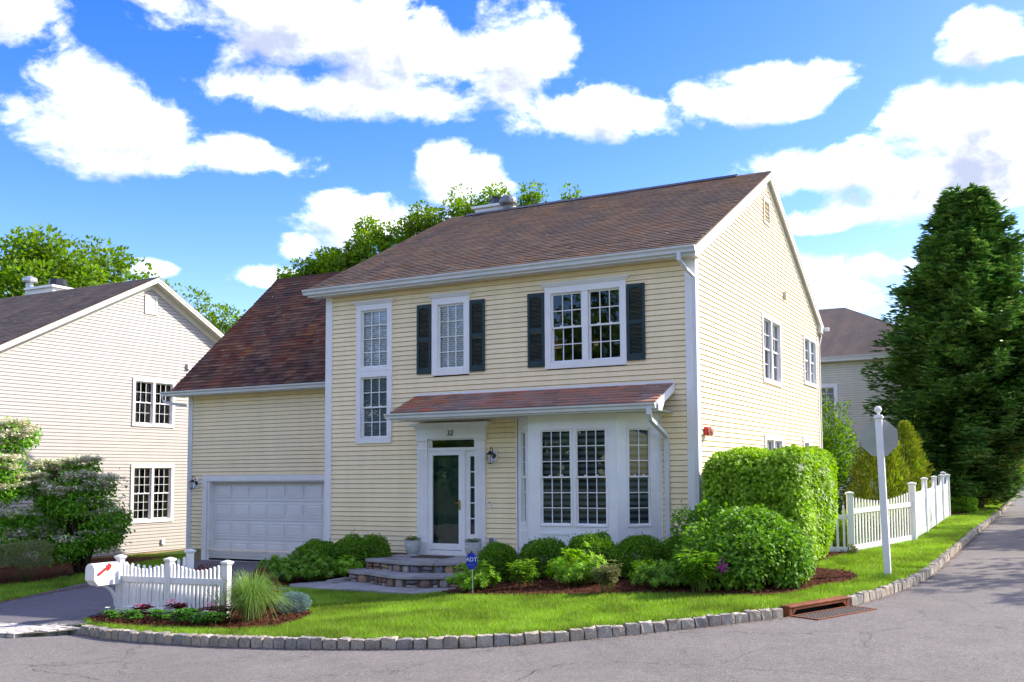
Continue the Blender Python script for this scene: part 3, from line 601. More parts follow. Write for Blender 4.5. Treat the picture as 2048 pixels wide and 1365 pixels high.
def window(parent, fr, s0, s1, z0, z1, cw, units, cols, rows, dh=True, crown=False, blind=None, casing='white', name='window', dep=.045, bar=.018, sash_w=.035, label=None, botw=None, lockrow=True):
    """casing + units[(a,b)] inside it; rows counted over the whole height"""
    bw = botw or cw
    mb = MB()
    mb.fbox(fr, (s0, 0, z0), (s0 + cw, dep, z1)); mb.fbox(fr, (s1 - cw, 0, z0), (s1, dep, z1))
    mb.fbox(fr, (s0 + cw, 0, z0), (s1 - cw, dep - .002, z0 + bw)); mb.fbox(fr, (s0 + cw, 0, z1 - cw), (s1 - cw, dep - .002, z1))
    zi0, zi1 = z0 + bw, z1 - cw
    for (ua, ub) in zip([u[1] for u in units[:-1]], [u[0] for u in units[1:]]):
        mb.fbox(fr, (ua, -.02, zi0), (ub, dep - .008, zi1))
    if crown:
        mb.prism([fr(s0 - .01, 0, z1), fr(s0 - .01, dep + .01, z1), fr(s0 - .06, dep + .05, z1 + .055), fr(s0 - .06, 0, z1 + .055)], [fr(s1 + .01, 0, z1), fr(s1 + .01, dep + .01, z1), fr(s1 + .06, dep + .05, z1 + .055), fr(s1 + .06, 0, z1 + .055)])
        mb.fbox(fr, (s0 - .07, 0, z1 + .055), (s1 + .07, dep + .06, z1 + .075))
    # jamb liner
    for (a, b) in units:
        mb.fbox(fr, (a - .012, -.11, zi0 - .012), (a, -.001, zi1 + .012)); mb.fbox(fr, (b, -.11, zi0 - .012), (b + .012, -.001, zi1 + .012))
        mb.fbox(fr, (a, -.11, zi0 - .012), (b, -.001, zi0)); mb.fbox(fr, (a, -.11, zi1), (b, -.001, zi1 + .012))
    w = mb.ob(name, casing, parent, bevel=.003)
    if label: w['label'] = label
    for (a, b) in units:
        zm = (zi0 + zi1) / 2
        sashes = [(zm - .015, zi1, -.012), (zi0, zm + .02, -.040)] if dh else [(zi0, zi1, -.015)]
        mg = MB(); sh = MB()
        for (c0, c1, d) in sashes:
            sh.fbox(fr, (a, d - .03, c0), (a + sash_w, d, c1)); sh.fbox(fr, (b - sash_w, d - .03, c0), (b, d, c1))
            sh.fbox(fr, (a + sash_w, d - .03, c0), (b - sash_w, d - .001, c0 + sash_w)); sh.fbox(fr, (a + sash_w, d - .03, c1 - sash_w), (b - sash_w, d - .001, c1))
            ga, gb, g0, g1 = a + sash_w, b - sash_w, c0 + sash_w, c1 - sash_w
            nr = rows // 2 if dh else rows
            for i in range(1, cols): x = ga + (gb - ga) * i / cols; mg.fbox(fr, (x - bar / 2, d - .019, g0), (x + bar / 2, d - .006, g1))
            for j in range(1, nr): zz = g0 + (g1 - g0) * j / nr; mg.fbox(fr, (ga, d - .018, zz - bar / 2), (gb, d - .005, zz + bar / 2))
            pw, ph = (gb - ga) / cols, (g1 - g0) / nr
            key = (id(fr), round(pw, 4), round(ph, 4))
            for i in range(cols):
                for j in range(nr):
                    q = fr(ga + pw * i, d - .020, g0 + ph * j)
                    if key not in PANES:
                        me = bpy.data.meshes.new('pane'); o0 = Vector(q)
                        me.from_pydata([tuple(Vector(fr(ga + pw * (i + x), d - .020, g0 + ph * (j + y))) - o0) for x, y in ((0, 0), (1, 0), (1, 1), (0, 1))], [], [(0, 1, 2, 3)]); me.materials.append(MATS['pane']); PANES[key] = me
                    link('pane', PANES[key], w, q)
        if dh and lockrow:
            for fx in (.3, .7): x = a + (b - a) * fx; sh.fbox(fr, (x - .02, -.03, zm + .02), (x + .02, -.012, zm + .04))
        sh.ob('sash', casing, w); mg.ob('muntin_grid', casing, w)
        if blind:
            bl = MB(); zz = zi0 + .02
            if blind in ('slat', 'slat_low'):
                while zz < zi1 - .02: n = fr(a + .01, -.085, zz); bl.prism([fr(a + .01, -.092, zz), fr(a + .01, -.072, zz + .008), fr(a + .01, -.084, zz + .043)], [fr(b - .01, -.092, zz), fr(b - .01, -.072, zz + .008), fr(b - .01, -.084, zz + .043)]); zz += .046
                tag(bl.ob('blind', 'blind' if blind == 'slat' else 'blind_low', w), kind='stuff')
            elif blind == 'zebra':
                dk = MB()
                while zz < zi1: bl.fbox(fr, (a + .01, -.094, zz), (b - .01, -.09, min(zi1, zz + .062))); zz += .118
                bl.ob('blind', 'zebra_band', w); dk.fbox(fr, (a, -.104, zi0), (b, -.10, zi1)); dk.ob('blind_sheer', 'blind_dark', w)
            elif blind == 'curtain':
                for (c0, c1) in ((a, a + (b - a) * .34), (b - (b - a) * .22, b)):
                    n = 9
                    for i in range(n):
                        x0 = c0 + (c1 - c0) * i / n; x1 = c0 + (c1 - c0) * (i + 1) / n; e0, e1 = -.12 - .02 * (i % 2), -.12 - .02 * ((i + 1) % 2)
                        bl.add([fr(x0, e0, zi0), fr(x1, e1, zi0), fr(x1, e1, zi1), fr(x0, e0, zi1)], [(0, 1, 2, 3)])
                bl.ob('curtain', 'curtain', w)
            elif blind == 'screen':
                bl.fbox(fr, (a, -.104, zi0), (b, -.10, zi1)); bl.ob('screen', 'screen', w)
        dk = MB(); dk.fbox(fr, (a - .012, -.5, zi0 - .01), (b + .012, -.49, zi1 + .01)); dk.ob('room_dark_sheet', 'dark', w)  # near-black sheet behind the glass, its colour standing for interior darkness
    return w
PANES = {}
mat('flue_metal', (.20, .20, .21), .5, .4, metal=.5, noise=(12, .2, 4))
mat('zebra_band', (.15, .19, .22), .6, .2)
mat('screen', (.07, .07, .075), .7, .2)
def shingle_mesh(w, e, th=.009):
    # local: x along the course, y down the slope; thin wedge
    V = [(0, 0, 0), (w, 0, 0), (w, -e * 1.0, th * .9), (0, -e * 1.0, th * .9), (w, -e, -.002), (0, -e, -.002)]
    me = bpy.data.meshes.new('shingle'); me.from_pydata(V, [], [(0, 3, 2, 1), (3, 5, 4, 2), (0, 5, 3), (1, 2, 4)]); return me
def shingles(parent, fr, slen, s0, s1, m, expo, wmin, wmax, limit, start_row=0, seed=1, clip=None, th=.009):
    """fr(s, down) -> point on slope surface with normal; rows from the eave up"""
    r = random.Random(seed); P0, us, ud, nn = fr
    cache = {}; V = []; F = []; cnt = 0
    M = Matrix((us, -ud, nn)).transposed().to_4x4()      # local y points up the slope
    eul = M.to_euler(); rows = int(slen / expo)
    for row in range(rows):
        d = slen - row * expo            # bottom edge distance from the ridge
        s = s0 - r.uniform(0, wmax)
        while s < s1:
            w = r.uniform(wmin, wmax); a, b = max(s, s0), min(s + w - .004, s1)
            if b - a > .03:
                lift = r.uniform(0, .004)
                if cnt < limit and (clip is None or clip(a, b, row)):
                    q = round((b - a) * 25) / 25; key = q
                    if key not in cache: cache[key] = withmat(shingle_mesh(1, expo + .01, th), m)
                    o = link('shingle', cache[key], parent, P0 + us * a + ud * (d - expo - .01) + nn * (.004 + lift)); o.rotation_euler = eul; o.scale = (b - a, 1, 1 + r.uniform(0, .5)); cnt += 1
                else:
                    n0 = len(V); base = P0 + us * a + ud * (d - expo - .01) + nn * (.004 + lift)
                    for (x, y, z) in ((0, 0, 0), (b - a, 0, 0), (b - a, expo + .01, th), (0, expo + .01, th), (b - a, expo + .01, -.002), (0, expo + .01, -.002)):
                        V.append(base + us * x + ud * y + nn * z)
                    F += [(n0, n0 + 3, n0 + 2, n0 + 1), (n0 + 3, n0 + 5, n0 + 4, n0 + 2)]
            s += w
    if V:
        mb = MB(); mb.v = [tuple(v) for v in V]; mb.f = F; tag(mb.ob('shingle_field', m, parent), kind='stuff')
def gutter_run(parent, p0, p1, out, name='gutter', m='gutter', h=.115, d=.12):
    """K-style gutter: profile in (out, z), swept p0->p1"""
    prof = [(0, 0), (0, -h), (d * .55, -h), (d * .62, -h * .55), (d * .95, -h * .28), (d, 0), (d - .012, 0), (d - .014, -.008), (d * .9, -h * .25), (d * .55, -h * .6), (d * .5, -h + .01), (.01, -h + .01), (.01, 0)]
    out = Vector(out); A = [Vector(p0) + out * a + Vector((0, 0, z)) for a, z in prof]; B = [Vector(p1) + out * a + Vector((0, 0, z)) for a, z in prof]
    mb = MB(); mb.prism([tuple(v) for v in A], [tuple(v) for v in B])
    for (q) in (p0, p1):
        q = Vector(q); t = (Vector(p1) - Vector(p0)).normalized() * .004
        k = [(0, 0), (0, -h), (d * .55, -h), (d * .95, -h * .28), (d, 0)]
        mb.prism([tuple(q + out * a + Vector((0, 0, z)) - t) for a, z in k], [tuple(q + out * a + Vector((0, 0, z)) + t) for a, z in k])
    return mb.ob(name, m, parent)
X_, Y_, Z_ = Vector((1, 0, 0)), Vector((0, 1, 0)), Vector((0, 0, 1))
# ======================= main house
H = root('yellow_house', (-4, 0, 0), 'two storey pale yellow house with white trim and reddish brown roof behind the lawn', 'house')
fF = frame((0, 0, 0), (1, 0, 0), (0, -1, 0))          # front wall
fS = frame((.18, 0, 0), (0, 1, 0), (1, 0, 0))         # right side wall
fG = frame((0, 1.85, 0), (1, 0, 0), (0, -1, 0))       # garage front wall
fL = frame((-8.49, 0, 0), (0, 1, 0), (-1, 0, 0))
RID_Y, RID_Z, EAV_Y, EAV_Z = 5.45, 8.90, -.30, 5.93
TAN = (RID_Z - EAV_Z) / (RID_Y - EAV_Y)
def roof_z(y): return RID_Z - abs(y - RID_Y) * TAN
yH = 5.45 + 5.75; DH = 10.9
opF = [(-7.62, -6.72, 2.47, 5.48), (-5.62, -4.74, 3.86, 5.45), (-2.91, -1.21, 3.85, 5.44), (-6.02, -4.34, 0, 2.66), (-3.60, -.53, 0, 2.9)]
siding(H, fF, .10, 5.80, 5.435 - 60 * EXP, lambda z: (-8.34, 0.0), opF, 'siding_yellow')
opS = [(4.76, 6.42, 3.84, 5.36), (9.00, 10.5, 4.12, 5.40), (4.76, 6.42, 1.1, 2.58), (8.66, 9.42, 1.5, 2.62)]
def spanS(z):
    a, b = .15, 10.75
    zr = z + .22
    if zr > roof_z(.15): d = (RID_Z - zr) / TAN; a, b = RID_Y - d, RID_Y + d
    return (a, b)
siding(H, fS, .12, 8.72, 5.50 - 60 * EXP, spanS, opS, 'siding_yellow')
opG = [(-14.14, -8.4, -.5, 1.74)]
siding(H, fG, -.17, 3.95, 2.796 - 30 * EXP, lambda z: (-14.62, -8.49), opG, 'siding_yellow')
# plain walls out of view, foundation, corner boards
mb = MB(); mb.box((-8.49, DH - .05, -.2), (.15, DH, 5.8)); mb.box((-8.52, .2, -.4), (-8.46, DH, 5.8))
mb.box((-14.75, 1.9, -.4), (-14.70, 9.0, 3.9)); mb.box((-14.75, 8.95, -.4), (-8.5, 9.0, 3.9)); mb.box((-8.52, .04, -.3), (-8.46, .3, 5.7))
for (x, z0, z1) in ((-8.5, 5.8, 8.8), (-14.73, 3.9, 7.6)):
    if x > -9: mb.prism([(x, .0, 5.79), (x, DH, 5.79), (x, RID_Y, 8.74)], [(x + .04, .0, 5.79), (x + .04, DH, 5.79), (x + .04, RID_Y, 8.74)])
    else: mb.prism([(x, 1.9, 3.9), (x, 9.0, 3.9), (x, 5.45, 7.55)], [(x + .04, 1.9, 3.9), (x + .04, 9.0, 3.9), (x + .04, 5.45, 7.55)])
mb.ob('wall', 'siding_yellow', H)
mb = MB(); mb.box((-8.45, .02, -.6), (.16, DH - .02, .11)); mb.ob('foundation', 'foundation', H)
mb = MB(); mb.box((-14.68, 1.87, -.8), (-14.12, 8.9, -.17)); mb.ob('foundation', 'foundation', H)
mb = MB(); mb.box((0.0, -.03, .08), (.212, 0, 5.80)); mb.box((.18, 0, .08), (.212, .15, 5.80)); mb.ob('corner_board', 'white', H, bevel=.003)
mb = MB(); mb.box((-8.49, -.03, .08), (-8.34, .02, 5.80)); mb.box((-8.52, -.03, .08), (-8.49, .12, 5.8)); mb.ob('corner_board', 'white', H, bevel=.003)
mb = MB(); mb.box((.18, 10.75, .08), (.212, 10.92, 5.80)); mb.ob('corner_board', 'cream_trim', H)
mb = MB(); mb.box((-14.78, 1.82, -.17), (-14.62, 1.87, 3.95)); mb.box((-14.78, 1.87, -.17), (-14.75, 2.0, 3.95)); mb.ob('corner_board', 'gutter', H, bevel=.003)
# ---- main roof
XL, XR = -8.80, .50
XR = .32
cs = math.sqrt(1 + TAN * TAN); ud = Vector((0, -1, -TAN)) / cs; nn = Vector((0, -TAN, 1)) / cs; udb = Vector((0, 1, -TAN)) / cs; nb = Vector((0, TAN, 1)) / cs
SL = (RID_Y - EAV_Y) * cs
mb = MB()
def slab(mb, x0, x1, yr, zr, ye, ze, th):
    mb.prism([(x0, yr, zr), (x0, ye, ze), (x0, ye, ze - th), (x0, yr, zr - th)], [(x1, yr, zr), (x1, ye, ze), (x1, ye, ze - th), (x1, yr, zr - th)])
slab(mb, XL, XR, RID_Y, RID_Z, EAV_Y, EAV_Z, .03); slab(mb, XL, XR, RID_Y, RID_Z, yH, EAV_Z, .03)
RM = mb.ob('main_roof', 'shingle_main', H)
slope = (Vector((0, RID_Y, RID_Z)), X_, ud, nn)
shingles(RM, slope, SL, XL, XR, 'shingle_main', .142, .22, .36, 290, seed=4, th=.014, clip=lambda a, b, row: row < 14 and a > -8.9)
mb = MB()      # ridge cap
x = XL
while x < XR - .05:
    for (u, n_) in ((ud, nn), (udb, nb)):
        a = Vector((x, RID_Y, RID_Z + .022)); b = Vector((min(x + .24, XR), RID_Y, RID_Z + .016))
        mb.add([a, b, b + u * .14, a + u * .14], [(0, 1, 2, 3)] if u is udb else [(0, 3, 2, 1)])
    x += .22
mb.ob('ridge_cap', 'ridge', RM) if 'ridge' in MATS else mb.ob('ridge_cap', 'shingle_grey', RM)
# ridge vent strip
mb = MB(); mb.prism([(-8.2, RID_Y - .13, RID_Z - .03), (-8.2, RID_Y, RID_Z + .06), (-8.2, RID_Y + .13, RID_Z - .03)], [(-.5, RID_Y - .13, RID_Z - .03), (-.5, RID_Y, RID_Z + .06), (-.5, RID_Y + .13, RID_Z - .03)]); mb.ob('ridge_vent', 'black_metal', RM)
# rake boards, right gable: white fascia in two steps, soffit
def rake(mb, x0, x1, ya, za, yb, zb, t0, t1):   # band hanging from t0 to t1 below roof surface
    mb.prism([(x0, ya, za - t0), (x0, yb, zb - t0), (x0, yb, zb - t1), (x0, ya, za - t1)], [(x1, ya, za - t0), (x1, yb, zb - t0), (x1, yb, zb - t1), (x1, ya, za - t1)])
for (ye, nm) in ((EAV_Y, 'white'), (yH, 'white')):
    mb = MB(); rake(mb, .285, .31, RID_Y, RID_Z, ye, EAV_Z, .03, .19); rake(mb, .31, .325, RID_Y, RID_Z, ye, EAV_Z, .03, .10); mb.ob('rake_board', 'cream_trim' if ye == EAV_Y else 'white', H)
    mb = MB(); rake(mb, .16, .285, RID_Y, RID_Z, ye, EAV_Z, .15, .165); mb.ob('rake_soffit', 'soffit', H)
    mb = MB(); rake(mb, .18, .212, RID_Y, RID_Z, ye + (.32 if ye < 0 else -.32), EAV_Z + .32 * TAN, .165, .36); mb.ob('frieze_board', 'cream_trim', H)
mb = MB(); rake(mb, XL, XL + .03, RID_Y, RID_Z, EAV_Y, EAV_Z, .03, .19); rake(mb, XL, XL + .03, RID_Y, RID_Z, yH, EAV_Z, .03, .19); rake(mb, XL + .03, -8.5, RID_Y, RID_Z, EAV_Y, EAV_Z, .15, .165); mb.ob('rake_board', 'white', H)
# eave: soffit, fascia, returns
mb = MB(); mb.box((XL, EAV_Y + .01, 5.745), (.285, -.02, 5.76)); mb.ob('soffit', 'soffit', H)
mb = MB(); mb.box((XL, EAV_Y - .015, 5.74), (.30, EAV_Y + .01, 5.90)); mb.ob('fascia', 'gutter', H)
mb = MB(); mb.prism([(.20, -.31, 5.72), (.20, .02, 5.72), (.20, .02, 5.93), (.20, -.31, 5.90)], [(.315, -.31, 5.72), (.315, .02, 5.72), (.315, .02, 5.93), (.315, -.31, 5.90)])
mb.prism([(.20, DH + .3, 5.70), (.20, DH - .05, 5.70), (.20, DH - .05, 5.95), (.20, DH + .3, 5.90)], [(.315, DH + .3, 5.70), (.315, DH - .05, 5.70), (.315, DH - .05, 5.95), (.315, DH + .3, 5.90)])
mb.ob('eave_return', 'cream_trim', H)
gutter_run(H, (XL - .07, EAV_Y - .015, 5.90), (.33, EAV_Y - .015, 5.90), (0, -1, 0))
gutter_run(H, (XL, yH, 5.90), (.45, yH, 5.90), (0, 1, 0))
# downspouts
mb = MB(); mb.rtube([(.02, -.37, 5.80), (.02, -.37, 5.66), (.10, -.20, 5.50), (.205, -.09, 5.36), (.205, -.085, 4.0), (.205, -.085, .15)], .075, .055, (1, .0, 0)); 
mb.ob('downspout', 'gutter', H)
mb = MB(); mb.rtube([(.20, yH + .05, 5.80), (.20, yH + .05, 5.65), (.20, DH + .05, 5.35), (.20, DH + .05, .2)], .08, .06, (1, 0, 0)); mb.ob('downspout', 'cream_trim', H)
mb = MB(); mb.rtube([(-15.28, 1.38, 3.92), (-15.28, 1.40, 3.80), (-15.20, 1.45, 3.74), (-14.82, 1.80, 3.66)], .075, .055, (0, 0, 1)); mb.ob('downspout', 'gutter', H)
# ---- chimney chase and flue cap behind the ridge
mb = MB(); mb.box((-8.35, 6.1, 8.3), (-7.35, 7.1, 9.26)); mb.box((-8.43, 6.02, 9.26), (-7.27, 7.18, 9.33)); CH = mb.ob('chimney', 'white', H, bevel=.01)
mb = MB(); mb.lathe((-7.85, 6.6, 9.33), [(.36, 0), (.36, .03), (.30, .05), (.30, .25), (.36, .27), (.36, .30)], 4); mb.ob('chimney_cap', 'black_metal', CH)
mb = MB(); mb.lathe((-7.18, 5.95, 8.55), [(.13, 0), (.13, .75)], 14); mb.ob('flue_pipe', 'flue_metal', CH)
mb = MB(); mb.lathe((-7.18, 5.95, 9.20), [(.22, 0), (.25, .04), (.25, .12), (.22, .19), (.13, .25), (.02, .27)], 14); mb.ob('flue_cap', 'flue_metal', CH)
# ---- gable vent and small side fittings
fb = lambda s, d, z: fS(s, d, z)
mb = MB(); a, b, c, d = 5.10, 5.68, 7.60, 8.22
for q in (((a, 0, c), (a + .07, .04, d)), ((b - .07, 0, c), (b, .04, d)), ((a + .07, 0, c), (b - .07, .039, c + .07)), ((a + .07, 0, d - .07), (b - .07, .039, d))): mb.fbox(fS, *q)
VN = mb.ob('gable_vent', 'vent_slat', H)
sl_ = MB(); z = c + .08
while z < d - .09: sl_.prism([fS(a + .07, .034, z), fS(a + .07, .03, z - .008), fS(a + .07, -.01, z + .04), fS(a + .07, -.005, z + .05)], [fS(b - .07, .034, z), fS(b - .07, .03, z - .008), fS(b - .07, -.01, z + .04), fS(b - .07, -.005, z + .05)]); z += .048
sl_.ob('louvre', 'vent_slat', VN)
mb = MB(); mb.fbox(fS, (a + .05, -.02, c + .05), (b - .05, -.012, d - .05)); mb.ob('vent_back', 'dark', VN)
mb = MB(); mb.fbox(fS, (6.86, 0, 6.04), (6.98, .09, 6.24)); mb.ob('vent_hood', 'vent_slat', H, bevel=.01)
AL = MB(); AL.fbox(fS, (.36, .02, 2.44), (.50, .08, 2.60)); AL = AL.ob('alarm_bell', 'red', H, bevel=.005)
mb = MB(); mb.lathe(fS(.43, .08, 2.52), [(.05, 0), (.06, .02), (.085, .03), (.09, .06), (.075, .09), (.03, .10)], 16, ax='x'); mb.ob('bell_dome', 'pink_glass', AL, smooth=True)
# ---- windows
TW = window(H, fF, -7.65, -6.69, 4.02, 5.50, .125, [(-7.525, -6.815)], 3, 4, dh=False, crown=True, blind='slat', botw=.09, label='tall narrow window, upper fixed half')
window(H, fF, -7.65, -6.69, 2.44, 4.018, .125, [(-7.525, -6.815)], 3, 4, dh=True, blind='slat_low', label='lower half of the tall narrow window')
window(H, fF, -5.65, -4.715, 3.83, 5.475, .14, [(-5.51, -4.855)], 3, 4, dh=False, crown=True, blind='slat')
window(H, fF, -2.945, -1.185, 3.82, 5.46, .13, [(-2.815, -2.13), (-2.00, -1.315)], 3, 4, dh=True, crown=True)
window(H, fS, 4.72, 6.45, 3.80, 5.40, .09, [(4.81, 5.54), (5.63, 6.36)], 2, 4, dh=True, blind='screen', botw=.11)
window(H, fS, 8.96, 10.55, 4.08, 5.44, .09, [(9.05, 9.71), (9.80, 10.46)], 2, 4, dh=True, blind='screen', botw=.11)
window(H, fS, 4.72, 6.45, 1.05, 2.62, .14, [(4.86, 5.54), (5.63, 6.31)], 2, 4, dh=True, blind='screen')
window(H, fS, 8.63, 9.45, 1.45, 2.65, .14, [(8.77, 9.31)], 1, 2, dh=True, blind='screen')
# ---- shutters
def shutter(x0, x1, z0, z1):
    mb = MB(); st = .055
    mb.fbox(fF, (x0, .02, z0), (x0 + st, .052, z1)); mb.fbox(fF, (x1 - st, .02, z0), (x1, .052, z1))
    zm = (z0 + z1) / 2 + .0
    for (a, b) in ((z0, z0 + .13), (zm - .045, zm + .045), (z1 - .07, z1)): mb.fbox(fF, (x0 + st, .022, a), (x1 - st, .05, b))
    k = 8; A = []; B = []
    for i in range(k + 1):
        t = i / k; x = x0 + st + (x1 - x0 - 2 * st) * t; zz = z1 - .07 - .045 + .04 * math.sin(PI * t); A.append(fF(x, .024, zz)); B.append(fF(x, .046, zz))
    for i in range(k): mb.add([A[i], A[i + 1], B[i + 1], B[i], fF(x0 + st + (x1 - x0 - 2 * st) * i / k, .046, z1 - .07), fF(x0 + st + (x1 - x0 - 2 * st) * (i + 1) / k, .046, z1 - .07)], [(0, 1, 2, 3), (3, 2, 5, 4)])
    o = mb.ob('shutter', 'shutter', H, bevel=.003)
    lv = MB()
    for (a, b) in ((z0 + .13, zm - .045), (zm + .045, z1 - .07)):
        z = a
        while z < b - .01: lv.prism([fF(x0 + st, .046, z), fF(x0 + st, .042, z - .004), fF(x0 + st, .02, z + .022)], [fF(x1 - st, .046, z), fF(x1 - st, .042, z - .004), fF(x1 - st, .02, z + .022)]); z += .027
    tag(lv.ob('louvre', 'shutter', o), kind='stuff')
for q in ((-6.03, -5.67, 3.88, 5.37), (-4.70, -4.345, 3.87, 5.365), (-3.335, -2.96, 3.875, 5.37), (-1.17, -.80, 3.89, 5.365)): shutter(*q)
# ---- entrance
mb = MB()
for (a, b) in ((-6.0, -5.75), (-4.56, -4.33)):
    mb.fbox(fF, (a, 0, .08), (b, .065, 2.47)); mb.fbox(fF, (a - .02, 0, .08), (b + .02, .085, .36)); mb.fbox(fF, (a - .015, 0, 2.26), (b + .015, .08, 2.285)); mb.fbox(fF, (a - .025, 0, 2.45), (b + .025, .10, 2.50))
    for i in range(5): x = a + .045 + i * (b - a - .09) / 4; mb.fbox(fF, (x - .007, .064, .42), (x + .007, .071, 2.22))
mb.fbox(fF, (-6.02, 0, 2.50), (-4.31, .085, 2.70)); 
mb.prism([fF(-6.02, 0, 2.70), fF(-6.02, .09, 2.70), fF(-6.10, .18, 2.80), fF(-6.10, 0, 2.80)], [fF(-4.31, 0, 2.70), fF(-4.31, .09, 2.70), fF(-4.23, .18, 2.80), fF(-4.23, 0, 2.80)])
mb.fbox(fF, (-6.12, 0, 2.80), (-4.21, .20, 2.825))
DS = mb.ob('door_surround', 'white', H, bevel=.003)
text_mesh('house_number', '32', .16, .006, Matrix.Translation(Vector(fF(-5.165, .092, 2.605))) @ Matrix.Rotation(PI / 2, 4, 'X'), 'black_metal', DS, shear=.15)
mb = MB()   # frame of door, transom and sidelight
for q in (((-5.75, -.10, .18), (-5.72, .03, 2.5)), ((-4.60, -.10, .18), (-4.56, .03, 2.5)), ((-5.72, -.10, 2.24), (-4.60, .035, 2.31)), ((-5.75, -.10, .08), (-4.56, .05, .18)), ((-4.90, -.10, .18), (-4.84, .03, 2.24)), ((-5.72, -.10, 2.47), (-4.60, .03, 2.5)),
          ((-4.84, -.06, .18), (-4.60, -.02, .52)), ((-4.84, -.06, 2.12), (-4.60, -.02, 2.24)), ((-4.84, -.06, .52), (-4.74, -.02, 2.12)), ((-4.62, -.06, .52), (-4.60, -.021, 2.12)), ((-5.72, -.06, 2.31), (-5.68, -.02, 2.47)), ((-4.64, -.06, 2.31), (-4.60, -.02, 2.47))): mb.fbox(fF, *q)
for i in range(1, 5): z = .52 + 1.60 * i / 5; mb.fbox(fF, (-4.74, -.05, z - .012), (-4.62, -.03, z + .012))
mb.ob('door_frame', 'white', DS)
for i in range(5):
    z0 = .52 + 1.60 * i / 5; mb = MB(); mb.add([fF(-4.74, -.045, z0), fF(-4.62, -.045, z0), fF(-4.62, -.045, z0 + .32), fF(-4.74, -.045, z0 + .32)], [(0, 1, 2, 3)]); mb.ob('pane', 'pane', DS)
mb = MB(); mb.add([fF(-5.68, -.045, 2.31), fF(-4.64, -.045, 2.31), fF(-4.64, -.045, 2.47), fF(-5.68, -.045, 2.47)], [(0, 1, 2, 3)]); mb.ob('transom_pane', 'pane', DS)
mb = MB(); mb.fbox(fF, (-5.7, -.5, 2.2), (-4.5, -.49, 2.6)); mb.fbox(fF, (-4.84, -.16, .2), (-4.58, -.15, 2.2)); mb.ob('room_dark_sheet', 'zebra_band', DS)  # dull sheets behind transom and sidelight, coloured for the dim interior
mb = MB()
for q in (((-5.72, -.005, .19), (-5.63, .035, 2.235)), ((-4.985, -.005, .19), (-4.90, .035, 2.235)), ((-5.63, -.004, .19), (-4.985, .034, .32)), ((-5.63, -.004, 2.15), (-4.985, .034, 2.235))): mb.fbox(fF, *q)
SD = mb.ob('storm_door', 'white', H, bevel=.003)
mb = MB(); mb.add([fF(-5.63, .012, .32), fF(-4.985, .012, .32), fF(-4.985, .012, 2.15), fF(-5.63, .012, 2.15)], [(0, 1, 2, 3)]); mb.ob('pane', 'pane', SD)
mb = MB(); mb.tube([fF(-4.955, .04, 1.20), fF(-4.955, .075, 1.195), fF(-4.955, .075, 1.10), fF(-4.955, .04, 1.03)], .010, 8); mb.fbox(fF, (-4.972, .035, 1.02), (-4.938, .042, 1.22)); mb.tube([fF(-4.955, .06, 1.16), fF(-5.05, .07, 1.165)], .009, 8); mb.ob('handle', 'brass', SD)
mb = MB(); mb.fbox(fF, (-5.72, -.13, .18), (-4.90, -.085, 2.235)); FD = mb.ob('front_door', 'green_door', H)
for (x0, x1) in ((-5.62, -5.35), (-5.27, -5.0)):
    for (z0, z1) in ((.40, .98), (1.12, 1.72), (1.86, 2.10)):
        mb = MB(); mb.fbox(fF, (x0, -.085, z0), (x1, -.081, z1)); mb.prism([fF(x0 + .03, -.081, z0 + .03), fF(x1 - .03, -.081, z0 + .03), fF(x1 - .03, -.081, z1 - .03), fF(x0 + .03, -.081, z1 - .03)], [fF(x0 + .06, -.072, z0 + .06), fF(x1 - .06, -.072, z0 + .06), fF(x1 - .06, -.072, z1 - .06), fF(x0 + .06, -.072, z1 - .06)]); mb.ob('panel', 'green_door', FD)
# ---- wall lanterns, door bell, outlet
def lantern(parent, fr, s, z, sc=1.0):
    P_ = lambda a, b, c: fr(s + a * sc, b * sc, z + c * sc)
    mb = MB(); mb.fbox(fr, (s - .07 * sc, .015, z - .12 * sc), (s + .07 * sc, .035, z + .12 * sc)); o = mb.ob('wall_lantern', 'white', parent, bevel=.004)
    mb = MB(); mb.lathe(P_(0, .035, .0), [(.055, 0), (.05, -.015), (.02, -.03)], 12, ax='y')
    mb.tube([P_(0, .05, 0), P_(0, .07, .10), P_(0, .11, .17), P_(0, .16, .16), P_(0, .17, .10)], .009, 6)
    mb.lathe(P_(0, .17, 0), [(.012, .10), (.03, .085), (.085, .03), (.088, .02)], 8); mb.lathe(P_(0, .17, 0), [(.05, -.155), (.055, -.145), (.02, -.17)], 6)
    for k in range(6): a = k * PI / 3; mb.tube([P_(.083 * math.cos(a), .17 + .083 * math.sin(a), .02), P_(.05 * math.cos(a), .17 + .05 * math.sin(a), -.15)], .005, 4)
    mb.ob('lantern_frame', 'black_metal', o)
    mb = MB(); mb.lathe(P_(0, .17, 0), [(.045, -.148), (.078, .018)], 6); mb.ob('lantern_glass', 'pane', o)
lantern(H, fF, -4.14, 2.12); lantern(H, fG, -14.42, 1.58, 1.1)
mb = MB(); mb.fbox(fF, (-4.26, .018, 1.06), (-4.21, .045, 1.20)); DB = mb.ob('door_bell', 'white', H, bevel=.008)
mb = MB(); mb.lathe(fF(-4.235, .045, 1.17), [(.017, 0), (.016, -.006), (.0, -.007)], 12, ax='y'); mb.ob('bell_button', 'black_metal', DB)
mb = MB(); mb.fbox(fF, (-4.27, .016, .31), (-4.12, .028, .47)); OU = mb.ob('outlet', 'white', H)
mb = MB(); mb.fbox(fF, (-4.24, .028, .32), (-4.15, .085, .46)); mb.ob('outlet_cover', 'grey_plastic', OU, bevel=.01)
